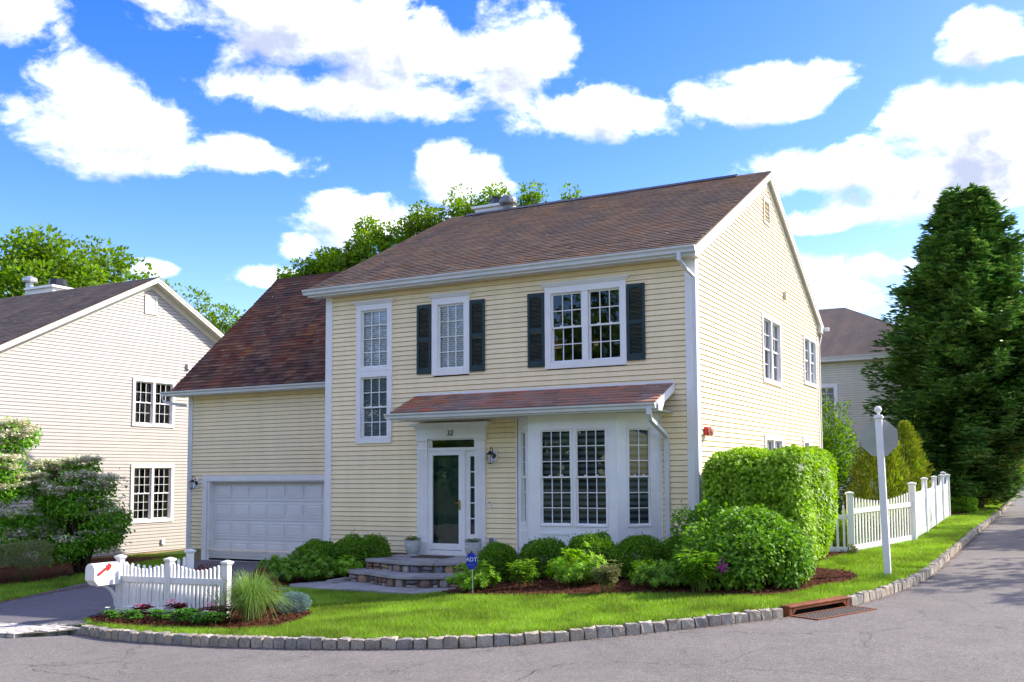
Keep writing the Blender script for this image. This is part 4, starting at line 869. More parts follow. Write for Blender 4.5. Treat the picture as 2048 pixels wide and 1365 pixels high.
# ---- canopy roof over door and bay
CY, CZ0, CZ1 = -.95, 3.43, 3.01
ct = (CZ0 - CZ1) / .95; cc = math.sqrt(1 + ct * ct); cu = Vector((0, -1, -ct)) / cc; cn = Vector((0, -ct, 1)) / cc
mb = MB(); slab(mb, -6.05, -.26, 0, CZ0, CY, CZ1, .03)
CR = mb.ob('canopy_roof', 'shingle_canopy', H)
shingles(CR, (Vector((0, 0, CZ0)), X_, cu, cn), .95 * cc, -6.05, -.26, 'shingle_canopy', .146, .20, .38, 290, seed=9, th=.016)
mb = MB(); mb.box((-6.08, -.05, CZ0 - .02), (-.24, -.021, CZ0 + .035)); mb.ob('flashing', 'white', CR)
mb = MB(); slab(mb, -.26, -.225, -.022, CZ0 - .02, CY, CZ1, .14); slab(mb, -6.08, -6.05, -.022, CZ0 - .02, CY, CZ1, .14); mb.ob('rake_board', 'white', CR)
mb = MB(); mb.prism([(-.40, CY, 2.86), (-.40, CY + .16, 2.86), (-.40, CY + .28, 3.0), (-.40, CY, 2.98)], [(-.20, CY, 2.86), (-.20, CY + .16, 2.86), (-.20, CY + .28, 3.0), (-.20, CY, 2.98)]); mb.ob('eave_return', 'white', CR)
mb = MB(); mb.box((-6.0, CY + .01, 2.865), (-.26, -.022, 2.88)); mb.ob('soffit', 'soffit', CR)
mb = MB(); mb.box((-6.05, CY - .012, 2.855), (-.26, CY + .01, 2.98)); mb.ob('fascia', 'gutter', CR)
gutter_run(CR, (-6.12, CY - .012, 2.99), (-.24, CY - .012, 2.99), (0, -1, 0), h=.10, d=.11)
mb = MB(); mb.rtube([(-.36, CY - .07, 2.90), (-.36, CY - .07, 2.80), (-.37, CY + .02, 2.70), (-.385, -.12, 2.44), (-.39, -.06, 2.38), (-.39, -.055, .12)], .085, .06, (1, 0, 0)); mb.ob('downspout', 'gutter', H)
# ---- bay window
BP = .60; BZ0, BZ1 = .06, 2.865
ang = [(-3.60, 0.0), (-3.02, -BP), (-1.17, -BP), (-.53, 0.0)]
mb = MB(); holes = []
def panelwall(mb, fr, L, zs, opens, t=.06):
    """flat wall with rectangular holes"""
    xs = sorted({0, L, *[o[0] for o in opens], *[o[1] for o in opens]}); zz = sorted({*zs, *[o[2] for o in opens], *[o[3] for o in opens]})
    for i in range(len(xs) - 1):
        for j in range(len(zz) - 1):
            cx, cz = (xs[i] + xs[i + 1]) / 2, (zz[j] + zz[j + 1]) / 2
            if any(o[0] < cx < o[1] and o[2] < cz < o[3] for o in opens): continue
            mb.fbox(fr, (xs[i], -t, zz[j]), (xs[i + 1], 0, zz[j + 1]))
frs = []
for (p, q) in zip(ang[:-1], ang[1:]):
    p, q = Vector((*p, 0)), Vector((*q, 0)); u = (q - p).normalized(); n = Vector((u.y, -u.x, 0)); frs.append((frame(p, u, n), (q - p).length))
wz0, wz1 = .78, 2.58
lay = [[(.30, .66)], [(.25, .90), (1.00, 1.63)], [(.22, .66)]]
mats_ = []
for (fr, L), units in zip(frs, lay): panelwall(mb, fr, L, (BZ0, BZ1), [(a, b, wz0, wz1) for a, b in units])
mb.ob('bay_wall', 'white', H)
for (fr, L), units in zip(frs, lay):
    for (a, b) in units:
        window(H, fr, a - .03, b + .03, wz0 - .03, wz1 + .03, .032, [(a + .002, b - .002)], 3 if b - a > .5 else 2, 6, dh=True, blind='zebra', dep=.018, sash_w=.028, bar=.016)
        mb = MB()
        for q in (((a - .02, 0, .10), (a + .03, .012, .64)), ((b - .03, 0, .10), (b + .02, .012, .64)), ((a + .03, 0, .59), (b - .03, .0118, .64)), ((a + .03, 0, .10), (b - .03, .0118, .15))): mb.fbox(fr, *q)
        mb.ob('bay_panel', 'white', H, bevel=.003)
    mb = MB(); mb.fbox(fr, (.02, .0, .06), (L - .02, .012, .098)); mb.ob('bay_skirt', 'white', H)
for (x, y) in ang[1:3]:
    mb = MB(); mb.lathe((x, y + .004, BZ0), [(.012, 0), (.012, BZ1 - BZ0)], 8); mb.ob('bay_corner', 'white', H)
for x0 in (-3.63, -.53):
    mb = MB(); mb.box((x0, -.028, .06), (x0 + .03, .01, 2.865)); mb.ob('bay_trim', 'white', H)
# ---- garage wing
GE_Y, GE_Z, GR_Z = 1.50, 4.05, 7.76; GT = (GR_Z - GE_Z) / (5.45 - GE_Y); gc = math.sqrt(1 + GT * GT); gu = Vector((0, -1, -GT)) / gc; gn = Vector((0, -GT, 1)) / gc
GXL = -15.10
mb = MB(); slab(mb, GXL, -8.5, 5.45, GR_Z, GE_Y, GE_Z, .03); slab(mb, GXL, -8.5, 5.45, GR_Z, 9.4, GE_Z, .03)
GRF = mb.ob('garage_roof', 'shingle_garage', H)
shingles(GRF, (Vector((0, 5.45, GR_Z)), X_, gu, gn), (5.45 - GE_Y) * gc, GXL, -8.52, 'shingle_garage', .142, .20, .38, 290, seed=12, th=.015, clip=lambda a, b, row: row < 20)
mb = MB(); rake(mb, GXL, GXL + .025, 5.45, GR_Z, GE_Y, GE_Z, .03, .17); rake(mb, GXL, GXL + .025, 5.45, GR_Z, 9.4, GE_Z, .03, .17); rake(mb, GXL + .025, -14.75, 5.45, GR_Z, GE_Y, GE_Z, .14, .155); rake(mb, GXL + .025, -14.75, 5.45, GR_Z, 9.4, GE_Z, .14, .155); mb.ob('rake_board', 'gutter', GRF)
mb = MB(); mb.prism([(GXL, 5.3, GR_Z - .12), (GXL, 5.45, GR_Z + .035), (GXL, 5.6, GR_Z - .12)], [(-8.5, 5.3, GR_Z - .12), (-8.5, 5.45, GR_Z + .035), (-8.5, 5.6, GR_Z - .12)]); mb.ob('ridge_cap', 'shingle_garage', GRF)
mb = MB(); mb.box((GXL, GE_Y + .01, 3.90), (-8.5, 1.84, 3.915)); mb.ob('soffit', 'soffit', GRF)
mb = MB(); mb.box((GXL, GE_Y - .012, 3.89), (-8.5, GE_Y + .01, 4.02)); mb.ob('fascia', 'gutter', GRF)
gutter_run(GRF, (GXL - .25, GE_Y - .012, 4.03), (-8.5, GE_Y - .012, 4.03), (0, -1, 0))
mb = MB(); mb.fbox(fG, (-14.22, 0, -.45), (-14.06, .03, 1.775)); mb.fbox(fG, (-14.06, 0, 1.63), (-8.49, .029, 1.775)); mb.fbox(fG, (-14.06, -.18, -.45), (-13.99, .0, 1.63)); mb.fbox(fG, (-13.99, -.18, 1.60), (-8.49, .0, 1.63)); mb.ob('garage_trim', 'white', H, bevel=.003)
mb = MB(); mb.fbox(fG, (-13.99, -.21, -.40), (-8.49, -.16, 1.60)); GD = mb.ob('garage_door', 'garage_door', H)
for i in range(1, 4): z = -.40 + 2.0 * i / 4; mb = MB(); mb.fbox(fG, (-13.99, -.161, z - .006), (-8.49, -.157, z + .001)); mb.ob('section_joint', 'grey_plastic', GD)
pme = None
for i in range(9):
    for j in range(4):
        x0 = -13.93 + i * .61; z0 = -.40 + .5 * j
        if pme is None:
            A = [(.04, 0, .10), (.57, 0, .10), (.57, 0, .42), (.04, 0, .42)]; B = [(.055, -.007, .115), (.555, -.007, .115), (.555, -.007, .405), (.055, -.007, .405)]; C_ = [(.10, 0, .155), (.51, 0, .155), (.51, 0, .365), (.10, 0, .365)]
            # recessed groove then raised field
            B = [(x, .003, z) for x, y, z in B]; C0 = [(.075, .003, .13), (.535, .003, .13), (.535, .003, .39), (.075, .003, .39)]; C_ = [(x, -.004, z) for x, y, z in C_]
            A = [(x, -.006, z) for x, y, z in A]
            V = A + B + C0 + C_; F = []
            for k in range(3):
                for e in range(4): F.append((k * 4 + e, k * 4 + (e + 1) % 4, (k + 1) * 4 + (e + 1) % 4, (k + 1) * 4 + e))
            F.append((12, 13, 14, 15)); O_ = [(x, .012, z) for x, y, z in A]; V += O_
            for e in range(4): F.append((16 + e, 16 + (e + 1) % 4, (e + 1) % 4, e))
            pme = bpy.data.meshes.new('panel'); pme.from_pydata(V, [], F); pme.materials.append(MATS['garage_door'])
        if x0 < -8.7: link('panel', pme, GD, (x0, 1.85 + .16 - .012, z0))
mb = MB(); mb.fbox(fG, (-13.99, -.2, -.47), (-8.49, -.02, -.40)); mb.ob('garage_sill', 'dark', H)
mb = MB(); mb.fbox(fG, (-14.1, -.3, -.60), (-8.49, .08, -.435)); mb.ob('garage_slab', 'concrete', H)
# ======================= porch
PO = root('stone_porch', (-5, -1.2, -.2), 'fieldstone entry porch with two bluestone steps below the front door', 'porch')
def tiered(curve, back, ztop, th, zlow, name, seed, ncop):
    cv = smooth_curve([(x, y, 0) for x, y in curve], 6)[:, :2]; Lc = np.concatenate([[0], np.cumsum(np.hypot(*np.diff(cv, axis=0).T))]); r = random.Random(seed)
    at = lambda s: np.array([np.interp(s, Lc, cv[:, 0]), np.interp(s, Lc, cv[:, 1])])
    # coping slabs: wedges between the front curve and the inner curve
    nrm = lambda s: (lambda t: np.array([t[1], -t[0]]) / np.hypot(*t))(at(min(s + .05, Lc[-1])) - at(max(s - .05, 0)))
    cuts = [Lc[-1] * (i + (r.uniform(-.18, .18) if 0 < i < ncop else 0)) / ncop for i in range(ncop + 1)]
    for i in range(ncop):
        a, b = cuts[i] + .004, cuts[i + 1] - .004; n = 5; fr_ = [at(a + (b - a) * k / n) + nrm(a + (b - a) * k / n) * (.03 + r.uniform(-.004, .004)) for k in range(n + 1)]
        bk = [at(a + (b - a) * k / n) - nrm(a + (b - a) * k / n) * .36 for k in range(n + 1)]
        dz = r.uniform(-.004, .003); poly = fr_ + bk[::-1]
        mb = MB(); mb.prism([(*p, ztop - th) for p in poly], [(*p, ztop + dz) for p in poly]); mb.ob('slab', 'bluestone', PO)
    inner = [at(s) - nrm(s) * .355 for s in np.linspace(0, Lc[-1], 14)] + list(back)
    inner = [tuple(p) for p in inner]; 
    mb = MB(); mb.prism([(*p, ztop - th) for p in inner], [(*p, ztop - .003) for p in inner]); mb.ob('slab', 'bluestone', PO)
    body = [tuple(at(s) - nrm(s) * .05) for s in np.linspace(0, Lc[-1], 18)] + list(back)
    mb = MB(); mb.prism([(*p, zlow) for p in body], [(*p, ztop - th - .001) for p in body]); mb.ob('core', 'mortar', PO)
    hh = .15; zb = ztop - th - .15
    s = .05
    while s < Lc[-1] - .04:
        w = r.uniform(.09, .30); big = r.random() < .4
        rows_ = [(zb - .03, hh + .03)] if big else [(zb - .03, hh * .5), (zb + hh * .5 - .02, hh * .5)]
        off = 0
        for (z0, h_) in rows_:
            ww = w * r.uniform(.8, 1.05); p = at(min(s + ww / 2, Lc[-1])); n_ = nrm(s + ww / 2); a = math.atan2(n_[0], -n_[1])
            inst('stone', RUB[r.randrange(8)], PO, (p[0] - n_[0] * .05, p[1] - n_[1] * .05, z0 + h_ / 2), (r.uniform(-.15, .15), r.uniform(-.15, .15), a), (ww, .13 + r.uniform(-.02, .02), h_ * r.uniform(.92, 1.1)))
        s += w + .012
def round_stone(seed):
    me = stone_mesh(seed, 4); 
    for v in me.vertices:
        l = v.co.length; v.co *= (.42 / l) * .62 + .38 * 1.0 if l > 0 else 1
    for p in me.polygons: p.use_smooth = True
    return withmat(me, 'rubble')
RUB = [round_stone(50 + i) for i in range(8)]
tiered([(-6.36, -.1), (-6.36, -.9), (-6.30, -1.36), (-5.95, -1.45), (-5.5, -1.62), (-5.0, -1.70), (-4.5, -1.60), (-4.1, -1.36), (-3.75, -.9), (-3.68, -.1)], [(-3.70, -.03), (-6.34, -.03)], .08, .045, -.28, 'porch', 3, 11)
tiered([(-6.6, -1.1), (-6.45, -1.7), (-6.15, -1.93), (-5.75, -1.98), (-5.38, -2.18), (-4.9, -2.34), (-4.5, -2.32), (-4.1, -2.14), (-3.75, -1.92), (-3.45, -1.5), (-3.4, -1.0)], [(-3.7, -.9), (-6.3, -.9)], -.105, .045, -.50, 'step', 8, 10)
wk = [(-7.1, -2.65), (-6.90, -2.90), (-6.13, -2.97), (-5.26, -2.94), (-4.52, -3.01), (-3.97, -3.01), (-3.70, -2.75), (-3.66, -2.2), (-3.9, -1.8), (-6.4, -1.5), (-6.75, -1.9)]
WKO = root('walkway', (-5, -3, -.3), None, kind='structure')
patch('base', wk, lambda x, y: x * 0 - .345, .0, 'mortar', .5, parent=WKO, skirt=.2)
cutx = [-7.2, -6.3, -5.55, -4.85, -4.25, -3.5]
def clip_poly(poly, axis, v, keep_less):
    out = []
    for i in range(len(poly)):
        a, b = poly[i], poly[(i + 1) % len(poly)]; ia = (a[axis] < v) == keep_less; ib = (b[axis] < v) == keep_less
        if ia: out.append(a)
        if ia != ib: t = (v - a[axis]) / (b[axis] - a[axis]); out.append((a[0] + (b[0] - a[0]) * t, a[1] + (b[1] - a[1]) * t))
    return out
for i in range(5):
    for (y0, y1) in ((-3.1, -2.45), (-2.45, -1.4)):
        q = clip_poly(clip_poly(clip_poly(clip_poly(wk, 0, cutx[i] + .006, False), 0, cutx[i + 1] - .006, True), 1, y0 + .006, False), 1, y1 - .006, True)
        if len(q) > 2:
            mb = MB(); mb.prism([(*p, -.345) for p in q], [(*p, -.305 + rr.uniform(-.004, .003)) for p in q]); mb.ob('slab', 'bluestone', WKO)
mb = MB(); mb.box((-6.48, -2.35, -.4), (-6.36, -1.75, -.24)); mb.ob('edge_stone', 'bluestone', WKO)
mb = MB(); mb.box((-7.05, -3.2, -.44), (-6.75, -3.03, -.33)); mb.ob('edge_stone', 'bluestone', WKO)
pth = root('garden_path', (1.9, 4.2, .05), None, kind='structure')
pp = [(1.55, 3.7), (2.3, 3.62), (2.4, 4.0), (2.3, 4.6), (1.6, 4.8), (.6, 5.0), (.6, 4.2)]
mb = MB(); mb.prism([(*p, hl(*p) - .05) for p in pp], [(*p, hl(*p) + .055) for p in pp]); mb.ob('slab', 'bluestone', pth)
# ======================= neighbour house, left
NX = -19.86
Nn = root('beige_house', (NX - 6, 5, -.7), 'two storey house with beige siding and dark roof at the left, beyond the driveway', 'house')
fN = frame((NX, 0, 0), (0, 1, 0), (1, 0, 0)); NR, NZ, NE, NEZ = 4.85, 8.20, -.92, 5.10; NT = (NZ - NEZ) / (NR - NE)
def spanN(z):
    a, b = -.55, 10.4; zr = z + .2
    if zr > NZ - (NR + .55) * NT: d = (NZ - zr) / NT; a, b = max(a, NR - d), NR + d
    return a, b
opN = [(4.25, 5.83, 3.40, 4.86), (4.25, 5.83, .36, 2.13)]
siding(Nn, fN, -.62, 8.0, .03, spanN, opN, 'siding_beige', t=.018)
mb = MB(); mb.box((NX - .12, -.55, -1.4), (NX + .0, 10.4, -.62)); mb.ob('foundation', 'foundation', Nn)
mb = MB(); mb.box((NX - 11, -.6, -.7), (NX - .05, -.55, 5.1)); mb.box((NX - 11, 10.35, -.7), (NX - .05, 10.4, 5.1)); mb.box((NX - 11, -.55, -.7), (NX - 10.95, 10.4, 5.1)); mb.ob('wall', 'siding_beige', Nn)
mb = MB(); mb.box((NX, -.67, -.62), (NX + .03, -.55, 5.15)); mb.box((NX - .1, -.67, -.62), (NX, -.60, 5.15)); mb.ob('corner_board', 'white', Nn)
mb = MB(); slab(mb, NX - 11.3, NX + .32, NR, NZ, NE, NEZ, .03); slab(mb, NX - 11.3, NX + .32, NR, NZ, 10.62, NEZ, .03); NRf = mb.ob('roof', 'shingle_grey', Nn)
nc = math.sqrt(1 + NT * NT); nu = Vector((0, -1, -NT)) / nc; nv = Vector((0, -NT, 1)) / nc
shingles(NRf, (Vector((0, NR, NZ)), X_, nu, nv), (NR - NE) * nc, NX - 11.3, NX + .32, 'shingle_grey', .142, .25, .5, 0, seed=21)
for ye in (NE, 10.62):
    mb = MB(); rake(mb, NX + .29, NX + .32, NR, NZ, ye, NEZ, .03, .19); rake(mb, NX + .32, NX + .335, NR, NZ, ye, NEZ, .03, .1); mb.ob('rake_board', 'cream_trim', NRf)
    mb = MB(); rake(mb, NX, NX + .29, NR, NZ, ye, NEZ, .15, .165); mb.ob('rake_soffit', 'soffit', NRf)
    mb = MB(); rake(mb, NX, NX + .03, NR, NZ, ye, NEZ, .165, .36); mb.ob('frieze_board', 'cream_trim', NRf)
window(Nn, fN, 4.21, 5.86, 3.36, 4.90, .10, [(4.31, 4.99), (5.08, 5.76)], 3, 4, dh=True, blind='curtain', bar=.013)
window(Nn, fN, 4.21, 5.88, .30, 2.16, .11, [(4.33, 5.0), (5.09, 5.76)], 3, 6, dh=True, blind='curtain', bar=.013)
mb = MB(); a, b, c, d = 4.60, 5.08, 7.0, 7.62
for q in (((a, 0, c), (a + .06, .04, d)), ((b - .06, 0, c), (b, .04, d)), ((a + .06, 0, c), (b - .06, .039, c + .06)), ((a + .06, 0, d - .06), (b - .06, .039, d))): mb.fbox(fN, *q)
VN2 = mb.ob('gable_vent', 'cream_trim', Nn); sl_ = MB(); z = c + .07
while z < d - .08: sl_.prism([fN(a + .06, .034, z), fN(a + .06, .03, z - .008), fN(a + .06, .016, z + .04)], [fN(b - .06, .034, z), fN(b - .06, .03, z - .008), fN(b - .06, .016, z + .04)]); z += .05
sl_.ob('louvre', 'cream_trim', VN2)
mb = MB(); mb.fbox(fN, (6.33, 0, 5.36), (6.45, .09, 5.54)); mb.ob('vent_hood', 'cream_trim', Nn)
mb = MB(); mb.fbox(fN, (5.42, 0, -.42), (5.54, .07, -.26)); mb.ob('outlet', 'white', Nn)
mb = MB(); mb.box((-27.1, 5.6, 7.6), (-25.75, 6.5, 8.58)); mb.box((-27.2, 5.5, 8.58), (-25.65, 6.6, 8.66)); NC = mb.ob('chimney', 'white', Nn)
mb = MB(); mb.lathe((-26.1, 6.05, 8.66), [(.42, 0), (.42, .05), (.32, .08), (.28, .30), (.05, .34)], 8); mb.ob('chimney_cap', 'black_metal', NC)
mb = MB(); mb.lathe((-27.6, 6.0, 7.9), [(.13, 0), (.13, 1.1)], 12); mb.lathe((-27.6, 6.0, 8.98), [(.24, 0), (.26, .05), (.25, .16), (.1, .24)], 12); mb.ob('flue_pipe', 'aluminium', NC)
# ======================= house behind, right
RY = 25.4
Rr = root('rear_house', (-4, 30, .3), 'pale yellow house with grey hip roof behind the picket fence, partly behind the conifer', 'house')
fR = frame((0, RY, 0), (1, 0, 0), (0, -1, 0))
siding(Rr, fR, .3, 6.45, .3, lambda z: (-9, 3.0), [(-3.15, -2.05, 3.78, 5.44)], 'siding_far', t=.02)
mb = MB(); mb.box((2.95, RY + .0, .2), (3.0, 34, 6.45)); mb.box((-9, 33.9, .2), (3, 34, 6.45)); mb.box((-9, RY, .2), (-8.95, 34, 6.45)); mb.ob('wall', 'siding_far', Rr)
mb = MB(); e = .35; zE = 6.62; mb.add([(-9 - e, RY - e, zE), (3 + e, RY - e, zE), (3 + e, 34 + e, zE), (-9 - e, 34 + e, zE), (-2.35, 29.7, 9.5), (-4.6, 29.7, 9.5), (-2.9, 29.7, 9.5)], [(0, 1, 4, 5), (1, 2, 4), (2, 3, 5, 4), (3, 0, 5), (3, 2, 1, 0)])
RRf = mb.ob('roof', 'shingle_rear', Rr) if 'shingle_rear' in MATS else mb.ob('roof', 'shingle_grey', Rr)
gutter_run(RRf, (-9.4, RY - e, zE + .03), (3.4, RY - e, zE + .03), (0, -1, 0))
mb = MB(); mb.box((-9.3, RY - e, 6.44), (3.3, RY - .01, 6.46)); mb.ob('soffit', 'soffit', RRf)
mb = MB(); mb.box((-9.35, RY - e - .01, 6.46), (3.35, RY - e, 6.6)); mb.ob('fascia', 'white', RRf)
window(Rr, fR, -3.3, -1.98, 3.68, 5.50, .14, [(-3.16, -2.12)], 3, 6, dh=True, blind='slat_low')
# ------------------------------------------------------------ fences, mailbox, signs
def fpost(parent, x, y, z0, z1, w, m='white_vinyl', cap=True, name='post', ang=0, cw=1.45):
    c, s_ = math.cos(ang), math.sin(ang)
    fr = lambda a, b, z: (x + a * c - b * s_, y + a * s_ + b * c, z)
    mb = MB(); mb.fbox(fr, (-w / 2, -w / 2, z0), (w / 2, w / 2, z1 - .05)); o = mb.ob(name, m, parent, bevel=.004)
    if cap:
        mb = MB(); h = w / 2 * cw
        q = lambda r, z: [fr(-r, -r, z), fr(r, -r, z), fr(r, r, z), fr(-r, r, z)]
        mb.prism(q(w / 2 + .004, z1 - .075), q(h, z1 - .045)); mb.prism(q(h, z1 - .0449), q(h, z1 - .025)); mb.prism(q(h, z1 - .0249), q(.012, z1))
        mb.ob('post_cap', m, o)
    return o
def picket_panel(parent, A, B, zA, zB, pw, gap, top_end, top_mid, mid, base, thick=.022, m='white_vinyl', inset=.05, railw=.10, mids=None):
    """A,B plan points; zA,zB ground; heights relative to the ground; scalloped tops"""
    A, B = np.array(A, float), np.array(B, float); L = np.hypot(*(B - A)); t = (B - A) / L; n_ = np.array([t[1], -t[0]])
    zg = lambda s: zA + (zB - zA) * s / L
    fr = lambda s, d, z: (A[0] + t[0] * s + n_[0] * d, A[1] + t[1] * s + n_[1] * d, zg(s) + z)
    for (a, b, nm) in ((base[0], base[1], 'rail'), (mid[0], mid[1], 'rail')) + (((mids[0], mids[1], 'rail'),) if mids else ()):
        mb = MB(); mb.fbox(fr, (inset, -railw / 4, a), (L - inset, railw / 4, b)); mb.ob(nm, m, parent, bevel=.003)
    k = max(1, int(round((L - 2 * inset - gap) / (pw + gap)))); st = (L - 2 * inset) / k
    for i in range(k):
        s = inset + st * (i + .5); f = abs(2 * s / L - 1) ** 1.6; h = top_mid + (top_end - top_mid) * f
        w = pw / 2
        d0, d1 = -thick / 2, thick / 2
        A_ = [fr(s - w, d0, base[1] - .02), fr(s + w, d0, base[1] - .02), fr(s + w, d0, h - w * .9), fr(s, d0, h), fr(s - w, d0, h - w * .9)]
        B_ = [fr(s - w, d1, base[1] - .02), fr(s + w, d1, base[1] - .02), fr(s + w, d1, h - w * .9), fr(s, d1, h), fr(s - w, d1, h - w * .9)]
        mb = MB(); mb.prism(A_, B_); mb.ob('picket', m, parent)
FA, FB, FC, FD = (-7.58, -6.08), (-6.36, -6.17), (-5.08, -6.25), (-7.15, -5.05)
FF = root('mailbox_fence', (-6.4, -6.15, -.4), 'low white picket fence with scalloped tops at the driveway corner, carrying the mailbox', 'fence')
for (p, z0, z1) in ((FA, -.5, .505), (FB, -.5, .505), (FC, -.5, .505), (FD, -.5, .53)): fpost(FF, p[0], p[1], z0, z1, .095)
for (a, b, za, zb) in ((FA, FB, -.45, -.42), (FB, FC, -.42, -.39), (FD, FA, -.43, -.45)):
    picket_panel(FF, a, b, za, zb, .040, .048, .87, .735, (.52, .615), (-.02, .135), thick=.028)
MBX = root('mailbox', (-7.62, -6.45, .1), 'white arched mailbox with a red flag on the left post of the low picket fence', 'mailbox')
mx, y0, y1, zb_ = -7.60, -6.60, -6.14, .14
def arch(x, y, z, w, h, k=10): return [(x - w / 2, y, z), (x + w / 2, y, z), (x + w / 2, y, z + h - w / 2)] + [(x + w / 2 * math.cos(PI * i / k), y, z + h - w / 2 + w / 2 * math.sin(PI * i / k)) for i in range(1, k)] + [(x - w / 2, y, z + h - w / 2)]
mb = MB(); mb.prism(arch(mx, y0, zb_, .20, .26), arch(mx, y1, zb_, .20, .26)); mb.ob('body', 'white_vinyl', MBX, bevel=.003)
mb = MB(); mb.prism(arch(mx, y0 - .028, zb_ - .004, .21, .267), arch(mx, y0 - .001, zb_ - .004, .21, .267)); DR_ = mb.ob('door', 'white_vinyl', MBX, bevel=.004)
mb = MB(); mb.prism(arch(mx, y0 - .034, zb_ + .03, .15, .22), arch(mx, y0 - .0285, zb_ + .03, .15, .22)); mb.ob('door_panel', 'white', DR_)
mb = MB(); mb.box((mx - .03, y0 - .05, zb_ + .22), (mx + .03, y0 - .03, zb_ + .235)); mb.ob('latch', 'white', DR_)
fx = mx + .104; mb = MB()
mb.prism([(fx, -6.57, zb_ + .10), (fx, -6.54, zb_ + .07), (fx, -6.37, zb_ + .185), (fx, -6.39, zb_ + .215)], [(fx + .012, -6.57, zb_ + .10), (fx + .012, -6.54, zb_ + .07), (fx + .012, -6.37, zb_ + .185), (fx + .012, -6.39, zb_ + .215)])
mb.prism([(fx, -6.43, zb_ + .17), (fx, -6.36, zb_ + .14), (fx, -6.31, zb_ + .21), (fx, -6.37, zb_ + .26)], [(fx + .0122, -6.43, zb_ + .17), (fx + .0122, -6.36, zb_ + .14), (fx + .0122, -6.31, zb_ + .21), (fx + .0122, -6.37, zb_ + .26)])
mb.ob('flag', 'red', MBX)
mb = MB(); mb.prism([(mx - .10, -6.62, zb_ - .002), (mx + .10, -6.62, zb_ - .002), (mx + .10, -6.54, zb_ - .09), (mx - .10, -6.54, zb_ - .09)], [(mx - .10, -6.13, zb_ - .002), (mx + .10, -6.13, zb_ - .002), (mx + .10, -6.13, zb_ - .09), (mx - .10, -6.13, zb_ - .09)]); mb.ob('support', 'white_vinyl', MBX)
mb = MB(); n = 9; arc = [(mx, -6.13 - .36 * (1 - math.cos(PI / 2 * i / n)) * 1.0, zb_ - .45 + .36 * math.sin(PI / 2 * i / n)) for i in range(n + 1)]
mb.rtube(arc, .05, .04, (1, 0, 0)); mb.ob('bracket', 'white_vinyl', MBX)
# stop sign
gz = hl(3.47, .08)
SG = root('stop_sign', (3.47, .08, gz), 'back of an octagonal stop sign on a tall white post with ball finial', 'sign')
mb = MB(); w = .055; mb.box((3.47 - w, .08 - w, gz - .3), (3.47 + w, .08 + w, gz + 2.66)); mb.ob('post', 'white', SG, bevel=.004)
mb = MB(); mb.box((3.47 - .075, .005, gz + 2.66), (3.47 + .075, .155, gz + 2.70)); mb.box((3.47 - .06, .02, gz + 2.70), (3.47 + .06, .14, gz + 2.72)); CP_ = mb.ob('post_cap', 'white', SG, bevel=.004)
mb = MB(); mb.lathe((3.47, .08, gz + 2.72), [(.035, 0), (.022, .015), (.025, .03)] + [(.062 * math.sin(PI * i / 10), .092 - .062 * math.cos(PI * i / 10)) for i in range(2, 11)], 16); mb.ob('finial', 'white', CP_, smooth=True)
zc = gz + 2.33; R8 = .305 / math.cos(PI / 8)
oc = lambda y, r: [(3.45 + r * math.cos(PI / 8 + i * PI / 4), y, zc + r * math.sin(PI / 8 + i * PI / 4)) for i in range(8)]
mb = MB(); mb.prism(oc(.137, R8), oc(.1395, R8)); SP = mb.ob('sign_plate', 'aluminium', SG)
mb = MB(); mb.prism(oc(.1397, R8), oc(.1402, R8)); mb.ob('sign_border', 'white', SP)
mb = MB(); mb.prism(oc(.1404, R8 * .94), oc(.1408, R8 * .94)); mb.ob('sign_face', 'red', SP)
text_mesh('sign_text', 'STOP', .23, .0004, Matrix.Translation((3.45, .1415, zc)) @ Matrix.Rotation(PI, 4, 'Z') @ Matrix.Rotation(PI / 2, 4, 'X'), 'white', SP)
SG.rotation_euler = (0, math.radians(-1.5), 0)
# yard alarm sign
gx, gy = -2.55, -3.45; gz = hl(gx, gy)
AD = root('yard_sign', (gx, gy, gz), 'small blue octagonal yard sign with white lettering on a thin stake in the mulch', 'sign')
mb = MB(); mb.tube([(gx + .02, gy + .01, gz - .1), (gx, gy + .01, gz + .62)], .008, 6); mb.ob('stake', 'aluminium', AD)
fa = -.457 + .25; ca_, sa_ = math.cos(fa), math.sin(fa)
frA = lambda s, d, z: (gx + s * ca_ * 1 + d * sa_ * 1, gy - s * sa_ * -1 - d * ca_, gz + z)
fa = math.radians(14); frA = lambda s, d, z: (gx + s * math.cos(fa) + d * math.sin(fa), gy + s * math.sin(fa) - d * math.cos(fa), gz + z)
o8 = lambda d, r: [frA(r * .80 * math.cos(PI / 8 + i * PI / 4), d, .56 + r * 1.12 * math.sin(PI / 8 + i * PI / 4)) for i in range(8)]
mb = MB(); mb.prism(o8(0, .128), o8(.006, .128)); BP_ = mb.ob('sign_plate', 'blue_sign', AD)
mb = MB(); mb.box((gx - .012, gy - .006, gz + .69), (gx + .012, gy + .012, gz + .72)); mb.ob('clip', 'black_metal', AD)
MT = Matrix.Translation(Vector(frA(0, .0075, .585))) @ Matrix.Rotation(fa, 4, 'Z') @ Matrix.Rotation(PI / 2, 4, 'X')
tm = text_mesh('sign_text', 'ADT', .095, .0008, MT, 'white', BP_)
tm2 = text_mesh('sign_text', 'Security', .035, .0006, Matrix.Translation(Vector(frA(0, .0075, .50))) @ Matrix.Rotation(fa, 4, 'Z') @ Matrix.Rotation(PI / 2, 4, 'X'), 'grey_plastic', BP_)
